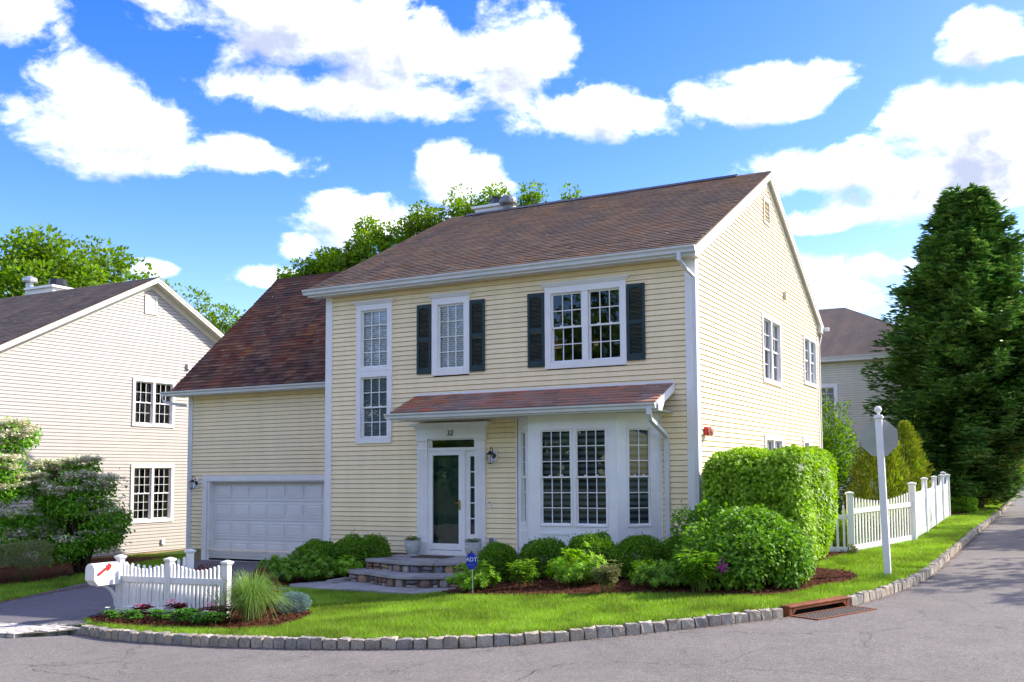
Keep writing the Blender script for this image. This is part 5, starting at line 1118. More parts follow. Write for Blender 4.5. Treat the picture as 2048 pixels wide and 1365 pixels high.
# picket and privacy fence along the side street
PF = root('picket_fence', (2.7, 5, .1), 'white picket fence running from the clipped hedge to the corner post by the side street', 'fence')
F1, F2 = (2.25, 3.64), (3.15, 6.47); z1, z2 = hl(*F1), hl(*F2)
fpost(PF, *F1, z1 - .1, z1 + 1.27, .125, ang=math.radians(20), cw=1.35)
picket_panel(PF, F1, F2, z1, z2, .040, .088, 1.17, 1.02, (.80, .90), (.03, .15), thick=.022, inset=.07)
picket_panel(PF, (.3, 2.75), F1, z1 - .03, z1, .040, .088, 1.02, .92, (.70, .79), (.03, .13), thick=.022, inset=.07)
mb = MB(); mb.add([(2.66, 4.79, z1 + .82), (2.68, 4.87, z1 + .82), (2.68, 4.87, z1 + .70), (2.66, 4.79, z1 + .70)], [(0, 1, 2, 3)])
PV = root('privacy_fence', (3.05, 11, .15), 'tall white panel fence with scooped tops along the side street lawn', 'fence')
SP_ = [F2, (3.13, 9.2), (3.10, 11.9), (3.06, 14.5), (3.02, 17.0)]
for i, p in enumerate(SP_): z = hl(*p); fpost(PV, p[0], p[1], z - .1, z + (1.36 if i == 0 else 1.42), .125 if i else .14, cw=1.35)
for i in range(4):
    a, b = np.array(SP_[i]), np.array(SP_[i + 1]); L = np.hypot(*(b - a)); t = (b - a) / L; n_ = np.array([t[1], -t[0]]); za, zb2 = hl(*a), hl(*b)
    fr = lambda s, d, z: (a[0] + t[0] * s + n_[0] * d, a[1] + t[1] * s + n_[1] * d, za + (zb2 - za) * s / L + z)
    mb = MB(); mb.fbox(fr, (.06, -.025, .05), (L - .06, .025, .19)); mb.ob('rail', 'white_vinyl', PV)
    mb = MB(); mb.fbox(fr, (.06, -.025, .92), (L - .06, .025, 1.02)); mb.ob('rail', 'white_vinyl', PV)
    nb_ = 8; st = (L - .12) / nb_
    for k in range(nb_):
        s0, s1 = .06 + k * st + .002, .06 + (k + 1) * st - .002; mb = MB(); mb.fbox(fr, (s0, -.012, .18), (s1, .012, .93)); mb.ob('board', 'white_vinyl', PV)
    top = [(.06 + (L - .12) * q / 16, 1.10 + .24 * (abs(2 * q / 16 - 1) ** 5)) for q in range(17)]
    mb = MB(); mb.prism([fr(s, -.012, 1.02) for s, _ in (top[0], top[-1])] + [fr(s, -.012, h) for s, h in top[::-1]], [fr(s, .012, 1.02) for s, _ in (top[0], top[-1])] + [fr(s, .012, h) for s, h in top[::-1]]); mb.ob('top_panel', 'white_vinyl', PV)
BF = root('rear_fence', (0, 16.8, .3), 'white picket fence across the back yard seen over the front pickets', 'fence')
zz = .32
for x in (2.9, .62, -1.8): fpost(BF, x, 16.9, .1, zz + 1.38, .13, cw=1.3)
for (a, b) in ((.62, 2.9), (-1.8, .62)): picket_panel(BF, (a, 16.9), (b, 16.9), zz, zz, .045, .085, 1.25, 1.0, (.84, .95), (.03, .14), thick=.022, inset=.07)
# planters on the porch
def planter(x, y, z, label, seed):
    P_ = root('flower_pot', (x, y, z), label, 'flower pot', 'white fluted pots beside the front door')
    mb = MB(); prof = [(.10, 0), (.105, .02), (.145, .12), (.165, .22), (.17, .27), (.178, .275), (.178, .30), (.16, .302), (.155, .27)]; mb.lathe((x, y, z + .012), prof, 28)
    mb.ob('pot', 'pot', P_, smooth=False)
    mb = MB()
    for k in range(22):
        a = 2 * PI * k / 22; mb.tube([(x + r * math.cos(a), y + r * math.sin(a), z + .012 + h) for r, h in ((.112, .03), (.143, .10), (.163, .18), (.168, .21))], .007, 5)
    mb.ob('fluting', 'pot', P_, smooth=True)
    mb = MB(); mb.lathe((x, y, z), [(.13, 0), (.135, .012)], 20); mb.ob('saucer', 'pot', P_)
    mb = MB(); mb.lathe((x, y, z + .28), [(.155, 0), (.15, .008)], 16); mb.ob('soil', 'soil', P_)
    g = np.random.default_rng(seed); n = 130; a = g.uniform(0, 2 * PI, n); r = np.sqrt(g.uniform(0, 1, n)) * .15
    C = np.stack([x + r * np.cos(a), y + r * np.sin(a), z + .31 + g.uniform(0, .09, n) * (1 - r / .2)], 1); D = np.stack([np.cos(a), np.sin(a), g.uniform(.1, .9, n)], 1)
    leafob('leaves', C, D, np.array([0, 0, 1.0]) + D * -.4, .06, .03, 'impatiens', P_, g)
    n = 12; C2 = C[:n] + [0, 0, .035]; leafob('petals', np.repeat(C2, 5, 0), ring(n, 5, .4, g), np.tile([0, 0, 1.0], (n * 5, 1)), .025, .025, 'red' if seed % 2 else 'pink_flower', P_, g)
def ring(n, k, lift, g):
    a = (np.arange(k) * 2 * PI / k)[None, :] + g.uniform(0, 6, n)[:, None]; return np.stack([np.cos(a), np.sin(a), np.full_like(a, lift)], -1).reshape(-1, 3)
# ------------------------------------------------------------ vegetation
def unit(v): return v / np.maximum(np.linalg.norm(v, axis=-1, keepdims=True), 1e-9)
def leafarr(P, D, N_, L, Wd, g, fold=.25, jit=.25, curl=.0):
    n = len(P); D = unit(D); S_ = unit(np.cross(D, N_)); Nn_ = np.cross(S_, D)
    l = L * g.uniform(1 - jit, 1 + jit, n)[:, None]; w = Wd * g.uniform(1 - jit, 1 + jit, n)[:, None] / 2
    m = P + D * l * .5
    V = np.stack([P, m + S_ * w + Nn_ * w * fold, P + D * l - Nn_ * l * curl, m - S_ * w + Nn_ * w * fold], 1).reshape(-1, 3)
    b = np.arange(n) * 4; F = np.concatenate([np.stack([b, b + 1, b + 2], 1), np.stack([b, b + 2, b + 3], 1)]); return V, F
def leafob(name, P, D, N_, L, Wd, m, parent, g, fold=.25, jit=.25, curl=0.0):
    P = np.asarray(P, float); N_ = np.broadcast_to(np.asarray(N_, float), P.shape)
    V, F = leafarr(P, np.asarray(D, float), N_, L, Wd, g, fold, jit, curl); return npob(name, V, F, m, parent)
def wob(U, g, k=5, amp=.12, f=3.0):
    o = np.zeros(len(U)); 
    for i in range(k): v = g.normal(0, f, 3); o += np.sin(U @ v + g.uniform(0, 6))
    return 1 + amp * o / math.sqrt(k)
def sphere(n, g): return unit(g.normal(0, 1, (n, 3)))
def plant_root(name, x, y, label, cat, group=None, z=None):
    return root(name, (x, y, hl(x, y) if z is None else z), label, cat, group)
def stems(parent, x, y, z0, tips, rad, m='stem', base=.05, g=None, k=5, name='stems'):
    mb = MB()
    for t in tips:
        a = math.atan2(t[1] - y, t[0] - x); b = (x + base * math.cos(a), y + base * math.sin(a), z0); mid = ((b[0] * .55 + t[0] * .45), (b[1] * .55 + t[1] * .45), z0 + (t[2] - z0) * .55)
        mb.tube([b, mid, t], [rad, rad * .8, rad * .45], k)
    return mb.ob(name, m, parent, smooth=True)
def bush(name, x, y, rx, ry, h, n, L, Wd, m, label, cat, seed, group=None, squash=1.0, z=None, amp=.10, f=3.0, up=.3, shell=.72, flat_top=0, jit=.25, zb=.02, ang=0):
    g = np.random.default_rng(seed); R_ = plant_root(name, x, y, label, cat, group, z); z0 = R_.location.z
    n = int(n * 1.35); U = sphere(n, g); r = (shell + (1 - shell) * g.uniform(0, 1, n) ** .5) * wob(U, g, amp=amp, f=f); r = np.where(g.random(n) < .05, r * g.uniform(1.0, 1.2, n), r)
    if flat_top: e = flat_top; U2 = np.sign(U) * np.abs(U) ** e; U2 /= (np.abs(U2) ** (2 / e)).sum(1, keepdims=True) ** (e / 2); UU = U2
    else: UU = U
    hz = h / 2 / (1 + .0); C = np.stack([UU[:, 0] * r * rx, UU[:, 1] * r * ry, UU[:, 2] * r * hz], 1)
    if ang: c, s_ = math.cos(ang), math.sin(ang); C = np.stack([C[:, 0] * c - C[:, 1] * s_, C[:, 0] * s_ + C[:, 1] * c, C[:, 2]], 1)
    P = C + [x, y, z0 + hz + zb]
    D = unit(C / np.array([rx, ry, hz])) + g.normal(0, .55, (n, 3)) + [0, 0, up]; N_ = unit(C) + g.normal(0, .5, (n, 3)) + [0, 0, .5]
    k = P[:, 2] > z0 + .01; leafob('foliage', P[k], D[k], N_[k], L, Wd, m, R_, g, jit=jit)
    tips = [(x + rx * .6 * math.cos(a), y + ry * .6 * math.sin(a), z0 + h * .6) for a in np.arange(0, 6.2, .9)]
    stems(R_, x, y, z0 - .02, tips, .012)
    return R_
def whorl(name, x, y, rx, h, nshoot, L, Wd, m, label, cat, seed, k=8, group=None, open_=.35, stemm='green_stem', stemr=.006, base=.08, low=.25, ry=None, lay=2):
    """shoots ending in leaf rosettes"""
    g = np.random.default_rng(seed); R_ = plant_root(name, x, y, label, cat, group); z0 = R_.location.z; ry = ry or rx
    U = sphere(nshoot, g); U[:, 2] = np.abs(U[:, 2]) * (1 - low) + low * g.uniform(-.2, 1, nshoot); r = (.6 + .4 * g.uniform(0, 1, nshoot)) * wob(U, g, amp=.16, f=2.5)
    T = np.stack([x + U[:, 0] * r * rx, y + U[:, 1] * r * ry, z0 + h * .22 + U[:, 2] * r * h * .75], 1)
    ax = unit(U + [0, 0, .6]); PP = []; DD = []; NN = []
    for q in range(lay):
        a = (np.arange(k) * 2 * PI / k)[None, :] + g.uniform(0, 6, nshoot)[:, None]; e1 = unit(np.cross(ax, [0.3, .2, 1])); e2 = np.cross(ax, e1)
        d = e1[:, None, :] * np.cos(a)[..., None] + e2[:, None, :] * np.sin(a)[..., None] + ax[:, None, :] * (open_ + .5 * q)
        PP.append(np.repeat(T[:, None, :] - ax[:, None, :] * .03 * (1 - q), k, 1).reshape(-1, 3)); DD.append(d.reshape(-1, 3)); NN.append(np.repeat(ax[:, None, :], k, 1).reshape(-1, 3))
    P = np.concatenate(PP); D = np.concatenate(DD) + g.normal(0, .15, (len(P), 3)); leafob('foliage', P, D, np.concatenate(NN), L, Wd, m, R_, g, curl=.12)
    stems(R_, x, y, z0 - .02, [tuple(t) for t in T[:min(60, nshoot)]], stemr, stemm, base=base)
    return R_
# grass: blades over the lawns
def grass_field(name, polys, excl, dens, L, m, seed, label, minx=-99):
    g = np.random.default_rng(seed); P = []
    for poly, d in polys:
        xs = [p[0] for p in poly]; ys = [p[1] for p in poly]; A = (max(xs) - min(xs)) * (max(ys) - min(ys)); n = int(A * d)
        x = g.uniform(min(xs), max(xs), n); y = g.uniform(min(ys), max(ys), n); k = inpoly(x, y, poly)
        for e in excl: k &= ~inpoly(x, y, e)
        P.append(np.stack([x[k], y[k]], 1))
    P = np.concatenate(P); n = len(P); z = Hl(P[:, 0], P[:, 1]); dist = np.hypot(P[:, 0] - 5.9, P[:, 1] + 17)
    patch_ = .8 + .35 * np.sin(P[:, 0] * 1.7 + 1.3 * np.sin(P[:, 1] * 1.1)) * np.sin(P[:, 1] * 1.9 + 1.1 * np.sin(P[:, 0] * 1.3))
    h = L * g.uniform(.45, 1.45, n) * (.88 + .2 * (patch_ - .8)); w = .0028 * np.clip(dist / 9, 1, 6)
    a = g.uniform(0, 2 * PI, n); lean = g.normal(0, .38, (n, 2)) * h[:, None]
    B = np.stack([P[:, 0], P[:, 1], z - .003], 1); e = np.stack([np.cos(a) * w, np.sin(a) * w, np.zeros(n)], 1); T = B + np.stack([lean[:, 0], lean[:, 1], h], 1)
    V = np.stack([B - e, B + e, T], 1).reshape(-1, 3); F = np.arange(n * 3).reshape(n, 3)
    return tag(npob(name, V, F, m), label, 'grass', kind='stuff')
inner = [tuple(curb_at(s)[0] - curb_at(s)[2] * .11) for s in np.arange(0.05, 46, .4)]
front_lawn = [p for p in inner if p[1] < 1.0] + [(3.2, 1.0), (1.5, 1.0), (1.0, -2.5), (-3, -2.6), (-3.6, -2.5), (-6.3, -2.9), (-7.1, -2.7), (-8.0, -3.0), (-7.75, -4.4), (-7.6, -7.1), (-6.9, -7.28)]
side_lawn = [p for p in inner if p[1] >= .9] + [(2.6, 46), (3.0, 17.5), (3.05, 6.5), (2.2, 3.7), (2.0, .9)]
excl = BEDS[:4] + [wk, drive, pp]
gf = grass_field('grass', [(front_lawn, 5200)], excl, 1, .062, 'grass_blade', 1, 'bright green mown lawn in front of the yellow house')
grass_field('grass', [([p for p in inner if .9 <= p[1] < 9] + [(3.0, 9), (3.05, 6.5), (2.3, 3.9), (1.9, 3.6), (1.7, .9)], 3800), ([p for p in inner if p[1] >= 8.6] + [(2.6, 46), (3.0, 17.5), (3.0, 8.6)], 1500)], excl + [bed_far], 1, .065, 'grass_blade', 2, 'bright green grass strip between the side street curb and the white fence')
nei_lawn = [(-11.5, -6.2), (-11.3, -5.4), (-12.0, -3.9), (-12.7, -2.6), (-13.3, -1.2), (-14.5, 1.7), (-15, 3.5), (-19.7, 4.5), (-19.7, -6), (-14, -7)]
grass_field('grass', [(nei_lawn, 1500)], [bed_nei, drive], 1, .08, 'grass_blade', 3, 'strip of lawn beside the driveway in front of the beige house')
# thin grass in front of the impatiens
grass_field('grass', [([(-6.7, -7.38), (-6.7, -7.25), (-5.6, -7.33), (-4.5, -7.2), (-4.5, -7.5), (-5.5, -7.56)], 3600)], [], 1, .07, 'grass_blade', 4, 'narrow fringe of grass between the flower bed and the curb stones')
# ---- hedge on the corner
def hedge():
    g = np.random.default_rng(11); R_ = plant_root('viburnum_hedge', 1.4, 1.1, 'large clipped yellow green hedge with white flower heads against the right side wall', 'hedge'); z0 = R_.location.z
    cx, cy, hx, hy, zt = 1.34, 1.1, .86, 1.75, 2.06
    n = 46000; S2 = g.uniform(-1, 1, (n, 3)); fc = g.choice([0, 1, 2], n, p=[.42, .33, .25]); sg = np.where(g.random(n) < .5, -1., 1.); sg = np.where((fc == 2), 1., sg); S2[np.arange(n), fc] = sg
    S2 = S2 / (np.abs(S2) ** 9).sum(1, keepdims=True) ** (1 / 9)
    r = (.76 + .24 * g.uniform(0, 1, n) ** .45) * wob(S2, g, 6, .055, 3.6)
    zc, hz = (z0 + zt) / 2 + .05, (zt - z0) / 2
    C = np.stack([S2[:, 0] * r * hx, S2[:, 1] * r * hy, S2[:, 2] * r * hz], 1)
    # the mass narrows below
    tz = (C[:, 2] / hz + 1) / 2; k = .80 + .24 * np.clip(tz * 1.5, 0, 1); C[:, 0] *= k; C[:, 1] *= k
    P = C + [cx, cy, zc]; O = unit(np.sign(S2) * np.abs(S2) ** 4)
    D = O * .55 + g.normal(0, .35, (n, 3)) + [0, 0, -.55]; top = O[:, 2] > .75; D[top] = O[top] * .3 + g.normal(0, .6, (top.sum(), 3)) + [0, 0, .2]
    N_ = O + g.normal(0, .35, (n, 3)) + [0, 0, .3]
    ok = (P[:, 0] > .22) & (P[:, 2] > z0)
    leafob('foliage', P[ok], D[ok], N_[ok], .082, .060, 'viburnum', R_, g, fold=.2, curl=.1)
    n = 17; idx = g.choice(np.where(ok & (O[:, 0] > .2) & (O[:, 2] > -.3) & (O[:, 2] < .85) )[0], n); Cn = P[idx] + O[idx] * .06
    q = np.repeat(Cn, 60, 0) + g.normal(0, .045, (n * 60, 3)); leafob('flower_heads', q, g.normal(0, 1, q.shape), O[idx].repeat(60, 0) + .01, .022, .022, 'white_flower', R_, g)
    stems(R_, cx, cy, z0, [(cx + .7 * math.cos(a), cy + 1.3 * math.sin(a), 1.6) for a in np.arange(0, 6.2, .45)], .022, base=.2)
hedge()
# lower hydrangea-like shrub in front of the hedge
def low_shrub(name, cx, cy, rx, ry, h, n, seed, label, m='hydrangea', L=.085, Wd=.055, ncl=46, cl=.30):
    g = np.random.default_rng(seed); R_ = plant_root(name, cx, cy, label, 'shrub'); z0 = R_.location.z
    U = sphere(ncl, g); U[:, 2] = np.abs(U[:, 2]); cc_ = np.stack([cx + U[:, 0] * (rx - cl * .7), cy + U[:, 1] * (ry - cl * .7), z0 + cl * .6 + U[:, 2] * (h - cl * 1.5)], 1)
    who = g.integers(0, ncl, n); V = sphere(n, g); r = cl * (.55 + .5 * g.uniform(0, 1, n) ** .5); P = cc_[who] + V * r[:, None]
    D = V * .7 + g.normal(0, .4, (n, 3)) + [0, 0, -.15]; N_ = V + [0, 0, .8] + g.normal(0, .3, (n, 3)); k = P[:, 2] > z0
    leafob('foliage', P[k], D[k], N_[k], L, Wd, m, R_, g, curl=.08)
    stems(R_, cx, cy, z0, [tuple(c) for c in cc_[:30]], .012, base=.15); return R_, cc_, g
R_, cc_, g_ = low_shrub('leafy_shrub', 1.52, -1.85, 1.05, .98, 1.24, 14000, 12, 'broad dark green leafy shrub with one purple bloom in front of the clipped hedge', ncl=60, cl=.34)
cf = np.array([1.55, -3.02, .33]); q = cf + g_.normal(0, .045, (60, 3)); leafob('bloom', q, g_.normal(0, 1, q.shape), np.array([0, -1, .3]), .035, .03, 'purple_flower', R_, g_)
bush('leafy_shrub', .62, -1.15, .42, .5, 1.30, 1800, .075, .045, 'hydrangea', 'loose upright green shrub against the white corner board of the yellow house', 'shrub', 77, amp=.22, shell=.35)
# ---- front foundation planting
boxes = [(-2.92, -1.95, .33, .74, 'dark green boxwood ball right beside the stone porch'), (-2.20, -1.55, .52, .74, 'rounded boxwood below the left side of the bay window'), (-1.28, -1.45, .48, .78, 'rounded boxwood below the middle of the bay window, behind the bright leafy shrub'),
         (-.35, -1.65, .46, .76, 'rounded boxwood below the right side of the bay window, behind the tan stemmed plant'), (.42, -1.35, .45, .72, 'rounded boxwood below the bay downspout, against the siding')]
for i, (x, y, r, h, lb) in enumerate(boxes): bush('boxwood', x, y, r, r, h, 9500, .038, .026, 'boxwood', lb, 'bush', 100 + i, 'boxwood balls under the bay window', amp=.14, f=2.6, shell=.5, up=.4)
whorl('leafy_shrub', -2.78, -2.95, .40, .52, 90, .085, .032, 'bright_leaf', 'bright green rosette shrub behind the blue yard sign', 'shrub', 120, k=7, group=None)
whorl('leafy_shrub', -1.08, -2.62, .50, .66, 150, .085, .030, 'bright_leaf', 'bright yellow green rosette shrub in front of the bay window', 'shrub', 121, k=7)
whorl('leafy_shrub', .50, -2.60, .52, .54, 190, .075, .026, 'mid_leaf', 'low mid green shrub below the bay downspout, in front of the boxwood', 'shrub', 122, k=7)
def peony(x, y, h, r, seed, label, m, stemm='green_stem', n=26, L=.11, Wd=.03, stemr=.008):
    g = np.random.default_rng(seed); R_ = plant_root('perennial', x, y, label, 'plant'); z0 = R_.location.z; a = g.uniform(0, 2 * PI, n); rr_ = r * np.sqrt(g.uniform(.05, 1, n)); T = np.stack([x + rr_ * np.cos(a), y + rr_ * np.sin(a), z0 + h * g.uniform(.5, 1, n) * (1 - .25 * rr_ / r)], 1)
    P = []; D = []
    for t in T:
        for q in range(5):
            b = t - (t - np.array([x, y, z0])) * .10 * q; aa = g.uniform(0, 6)
            for j in range(6): P.append(b); D.append((math.cos(aa + j * PI / 3), math.sin(aa + j * PI / 3), g.uniform(-.35, .5)))
    P = np.array(P); D = np.array(D); leafob('foliage', P, D, np.array([0, 0, 1.0]), L, Wd, m, R_, g, curl=.18)
    stems(R_, x, y, z0 - .02, [tuple(t) for t in T[:13]], stemr * .8, stemm, base=.07, k=5)
peony(-1.88, -2.92, .56, .27, 130, 'dark green peony clump with bare lower stems, left of the bright shrub', 'mid_leaf')
peony(-.20, -3.30, .60, .20, 131, 'upright plant with tan stems and fading variegated leaves at the lawn edge', 'tan_leaf', 'tan_stem' if 'tan_stem' in MATS else 'green_stem', L=.085, Wd=.022)
peony(1.20, -3.08, .80, .27, 132, 'tall dark green peony clump with bare stems in front of the broad shrub', 'hydrangea', L=.14, Wd=.032, n=30)
# left of the porch
for i, (x, y, r, h, L, m, lb) in enumerate([(-7.65, -2.25, .50, .62, .09, 'mid_leaf', 'broad leaf laurel at the left end of the bed by the garage'), (-7.10, -1.95, .42, .66, .09, 'mid_leaf', 'broad leaf laurel in the middle of the bed left of the porch'), (-6.78, -1.35, .34, .50, .085, 'bright_leaf', 'small bright laurel next to the porch steps')]):
    whorl('laurel', x, y, r, h, 130, L, .034, m, lb, 'shrub', 140 + i, k=7, group='laurels left of the porch')
for i, (x, y, r, h, lb) in enumerate([(-7.55, -1.35, .46, .72, 'dark boxwood behind the laurels at the garage corner'), (-6.95, -1.05, .40, .74, 'dark boxwood under the tall narrow window'), (-6.55, -.85, .36, .80, 'dark boxwood touching the porch on its left')]):
    bush('boxwood', x, y, r, r, h, 7000, .040, .028, 'boxwood', lb, 'bush', 150 + i, 'boxwoods left of the porch', amp=.14, f=2.6, shell=.5)
planter(-5.92, -.33, .08, 'white fluted pot with red flowers left of the front door', 1)
planter(-4.42, -.38, .08, 'white fluted pot with pink flowers right of the front door', 2)
DM = MB(); DM.box((-5.72, -.72, .081), (-4.92, -.28, .094)); dm = DM.ob('door_mat', 'mat_rubber', bevel=.003); tag(dm, 'dark ribbed door mat lying on the porch before the door', 'door mat')
# ---- ornamental grass by the fence
def orngrass(x, y, n, h, r, seed, label):
    g = np.random.default_rng(seed); R_ = plant_root('ornamental_grass', x, y, label, 'grass clump'); z0 = R_.location.z; K = 7
    a = g.uniform(0, 2 * PI, n); b0 = np.sqrt(g.uniform(0, 1, n)) * .13; reach = r * g.uniform(.25, 1.15, n); hh = h * g.uniform(.75, 1.1, n) * (1 - .25 * (reach / r) ** 2); drop = g.uniform(.1, 1.0, n) * (reach / r) ** 1.2
    w = g.uniform(.003, .0062, n); a2 = a + g.normal(0, .5, n); V = []
    for k in range(K):
        t = k / (K - 1); rad = b0 + reach * (t ** 1.5); z = hh * (1 - (1 - t) ** 1.9) - drop * hh * .95 * np.clip(t - .45, 0, 1) ** 1.5 * 2.2
        px = x + rad * np.cos(a) + .03 * t * np.cos(a2); py = y + rad * np.sin(a) + .03 * t * np.sin(a2); ww = w * (1 - t * .85)
        e = np.stack([-np.sin(a2) * ww, np.cos(a2) * ww, 0 * ww], 1); c = np.stack([px, py, z0 + np.maximum(z, .01)], 1); V += [c - e, c + e]
    V = np.stack(V, 1).reshape(-1, 3); b = np.arange(n) * (2 * K); F = np.concatenate([np.stack([b + 2 * k, b + 2 * k + 1, b + 2 * k + 3, b + 2 * k + 2], 1) for k in range(K - 1)])
    npob('blades', V, F, 'orn_grass', R_)
    n2 = 160; q = np.stack([x + g.normal(0, .09, n2), y + g.normal(0, .09, n2), np.full(n2, z0)], 1); leafob('dead_thatch', q, np.stack([g.normal(0, .6, n2), g.normal(0, .6, n2), np.ones(n2)], 1), np.array([1., 0, 0]), .3, .008, 'litter', R_, g)
orngrass(-4.42, -6.42, 1500, .78, .46, 160, 'big arching clump of ornamental grass at the right end of the low fence')
g = np.random.default_rng(161)
TW_ = plant_root('twiggy_shrub', -5.0, -6.42, 'thin twiggy bluish shrub between the low fence and the ornamental grass', 'shrub'); z0 = TW_.location.z
tips = [(-5.0 + g.normal(0, .26), -6.42 + g.normal(0, .14), z0 + g.uniform(.25, .75)) for _ in range(26)]; stems(TW_, -4.9, -6.42, z0, tips, .004, base=.04)
T = np.array(tips); T = T[g.integers(0, 26, 500)]; t = g.uniform(.3, 1, (500, 1)); P = np.array([-4.9, -6.42, z0]) * (1 - t) + T * t + g.normal(0, .02, (500, 3)); leafob('foliage', P, g.normal(0, 1, (500, 3)), g.normal(0, 1, (500, 3)), .03, .012, 'blue_spruce', TW_, g)
bush('blue_spruce', -4.35, -5.62, .22, .22, .32, 5000, .035, .007, 'blue_spruce', 'small blue grey dwarf spruce beside the ornamental grass', 'shrub', 162, amp=.12, f=4, shell=.5, up=.2)
for i, (x, y, s_, c, lb) in enumerate([(-6.50, -7.10, .9, 'white_flower', 'green impatiens with one white bloom, leftmost in the flower bed'), (-6.42, -6.62, 1.0, 'pink_flower', 'pink impatiens at the foot of the mailbox post'), (-6.12, -7.02, .9, None, 'leafy impatiens without blooms, front row, second from the left'), (-5.78, -6.52, 1.1, 'pink_flower', 'red impatiens against the left fence panel'), (-5.62, -7.02, 1.0, None, 'leafy impatiens, front row, below the left fence panel'),
                                      (-5.28, -6.72, 1.0, None, 'dark leafy impatiens near the middle fence post'), (-5.12, -7.08, 1.15, None, 'largest green impatiens in the front row'), (-4.98, -6.62, 1.0, 'pink_flower', 'pink impatiens right of the middle fence post'), (-4.72, -7.06, 1.0, None, 'green impatiens, front row, right half of the bed'), (-4.70, -6.75, 1.2, 'pink_flower', 'bright magenta impatiens below the right fence panel'), (-4.52, -7.02, 1.0, None, 'green impatiens, front row, next to the ornamental grass')]):
    s_ *= 1.12; g = np.random.default_rng(170 + i); R_ = plant_root('impatiens', x, y, lb, 'flower', 'impatiens in front of the low fence'); z0 = R_.location.z + .03
    n = 24; a = g.uniform(0, 2 * PI, n); r = np.sqrt(g.uniform(0, 1, n)) * .10 * s_; T = np.stack([x + r * np.cos(a), y + r * np.sin(a), z0 + g.uniform(.05, .17, n) * s_], 1)
    q = np.repeat(T, 5, 0); leafob('foliage', q, ring(n, 5, .25, g), np.array([0, 0, 1.]), .085 * s_, .034, 'red_leaf' if c == 'pink_flower' and i % 2 else 'impatiens', R_, g, curl=.25); stems(R_, x, y, z0 - .03, [tuple(t) for t in T[:8]], .004, 'green_stem', base=.02)
    if c:
        n = 6 if c == 'pink_flower' else 2; C2 = T[:n] * [1, 1, 1] + [0, 0, .05 * s_]; leafob('petals', np.repeat(C2, 5, 0), ring(n, 5, .3, g), np.array([0, -.4, 1.]), .035, .036, c, R_, g)
for i, (x, y, s_, lb) in enumerate([(-6.45, -5.35, .30, 'dark red barberry inside the low fence planter'), (-5.35, -5.25, .28, 'dark red barberry behind the ornamental grass')]):
    bush('barberry', x, y, s_ * .9, s_ * .7, .62, 2200, .035, .02, 'red_leaf', lb, 'shrub', 190 + i, 'barberries in the planter', amp=.2, shell=.4)
# ---- left: doublefile viburnum tree, olive shrubs
def layered_tree(x, y, label, seed, tiers, trunk_r=.05, m='dogwood', flowers=True):
    g = np.random.default_rng(seed); R_ = plant_root('flowering_tree', x, y, label, 'tree'); z0 = R_.location.z; mb = MB(); P = []; D = []; N_ = []; Fp = []
    for (bx, by, bz, length, az, dens) in tiers:
        d = np.array([math.cos(az), math.sin(az), .08]); c0 = np.array([bx, by, bz]); K = 8
        pts = [c0 + d * length * k / K + [0, 0, .06 * math.sin(k)] for k in range(K + 1)]
        mb.tube([(x + (bx - x) * .3, y + (by - y) * .3, z0 + (bz - z0) * .25), tuple(c0)] + [tuple(p) for p in pts[1::2]], [.028, .02] + [.013, .010, .007, .004], 5)
        n = int(560 * length * dens); t = g.uniform(0, 1, n); wd = .30 * (1 - .6 * t) + .06
        side = np.array([-d[1], d[0], 0]); q = c0 + d * (t * length)[:, None] + side * (g.normal(0, 1, n) * wd * .8)[:, None] + np.stack([np.zeros(n), np.zeros(n), g.normal(0, .11, n) - .03], 1)
        P.append(q); D.append(np.stack([g.normal(0, .5, n) + d[0] * .4, g.normal(0, .5, n) + d[1] * .4, np.full(n, -.45)], 1)); N_.append(np.tile([0, 0, 1.], (n, 1)) + g.normal(0, .3, (n, 3)))
        if flowers:
            nf = int((120 if bz > 1.2 else 18) * length * dens); t = g.uniform(.05, .95, nf); c = c0 + d * (t * length)[:, None] + side * (g.normal(0, 1, nf) * .20)[:, None] + [0, 0, .12]; Fp.append((np.repeat(c, 26, 0) + g.normal(0, 1, (nf * 26, 3)) * [.045, .045, .02] + np.repeat(g.normal(0, .035, (nf, 1)), 26, 0) * [0, 0, 1]))
    for k in range(5): a = k * 1.3; mb.tube([(x + .08 * math.cos(a), y + .08 * math.sin(a), z0 - .05), (x + .22 * math.cos(a), y + .22 * math.sin(a), z0 + .5), (x + .5 * math.cos(a), y + .5 * math.sin(a), z0 + 1.3)], [trunk_r, trunk_r * .7, trunk_r * .4], 7)
    mb.ob('trunk', 'bark', R_, smooth=True)
    leafob('crown', np.concatenate(P), np.concatenate(D), np.concatenate(N_), .085, .055, m, R_, g, curl=.1)
    if flowers: q = np.concatenate(Fp); leafob('flowers', q, g.normal(0, 1, q.shape) * [1, 1, .25], np.array([0, 0, 1.]), .055, .05, 'white_flower', R_, g)
g = np.random.default_rng(200); tiers = []
vx, vy = -14.6, -1.45
for k in range(34):     # rounded lower mass at the right
    a = g.uniform(0, 2 * PI); z = g.uniform(-.05, 1.75); rr_ = .76 * math.sqrt(max(.1, 1 - ((z - .6) / 1.5) ** 2)); tiers.append((vx + rr_ * .35 * math.cos(a), vy + rr_ * .35 * math.sin(a), z, rr_ * 1.05, a, 1.0))
for k in range(9): a = g.uniform(0, 2 * PI); z = g.uniform(1.3, 2.05); tiers.append((vx - .5 + .2 * math.cos(a), vy - .3, z, g.uniform(.5, .85), a, .8))
layered_tree(vx, vy, 'rounded viburnum tree with tiers of white flowers against the beige house wall', 201, tiers)
tiers = []
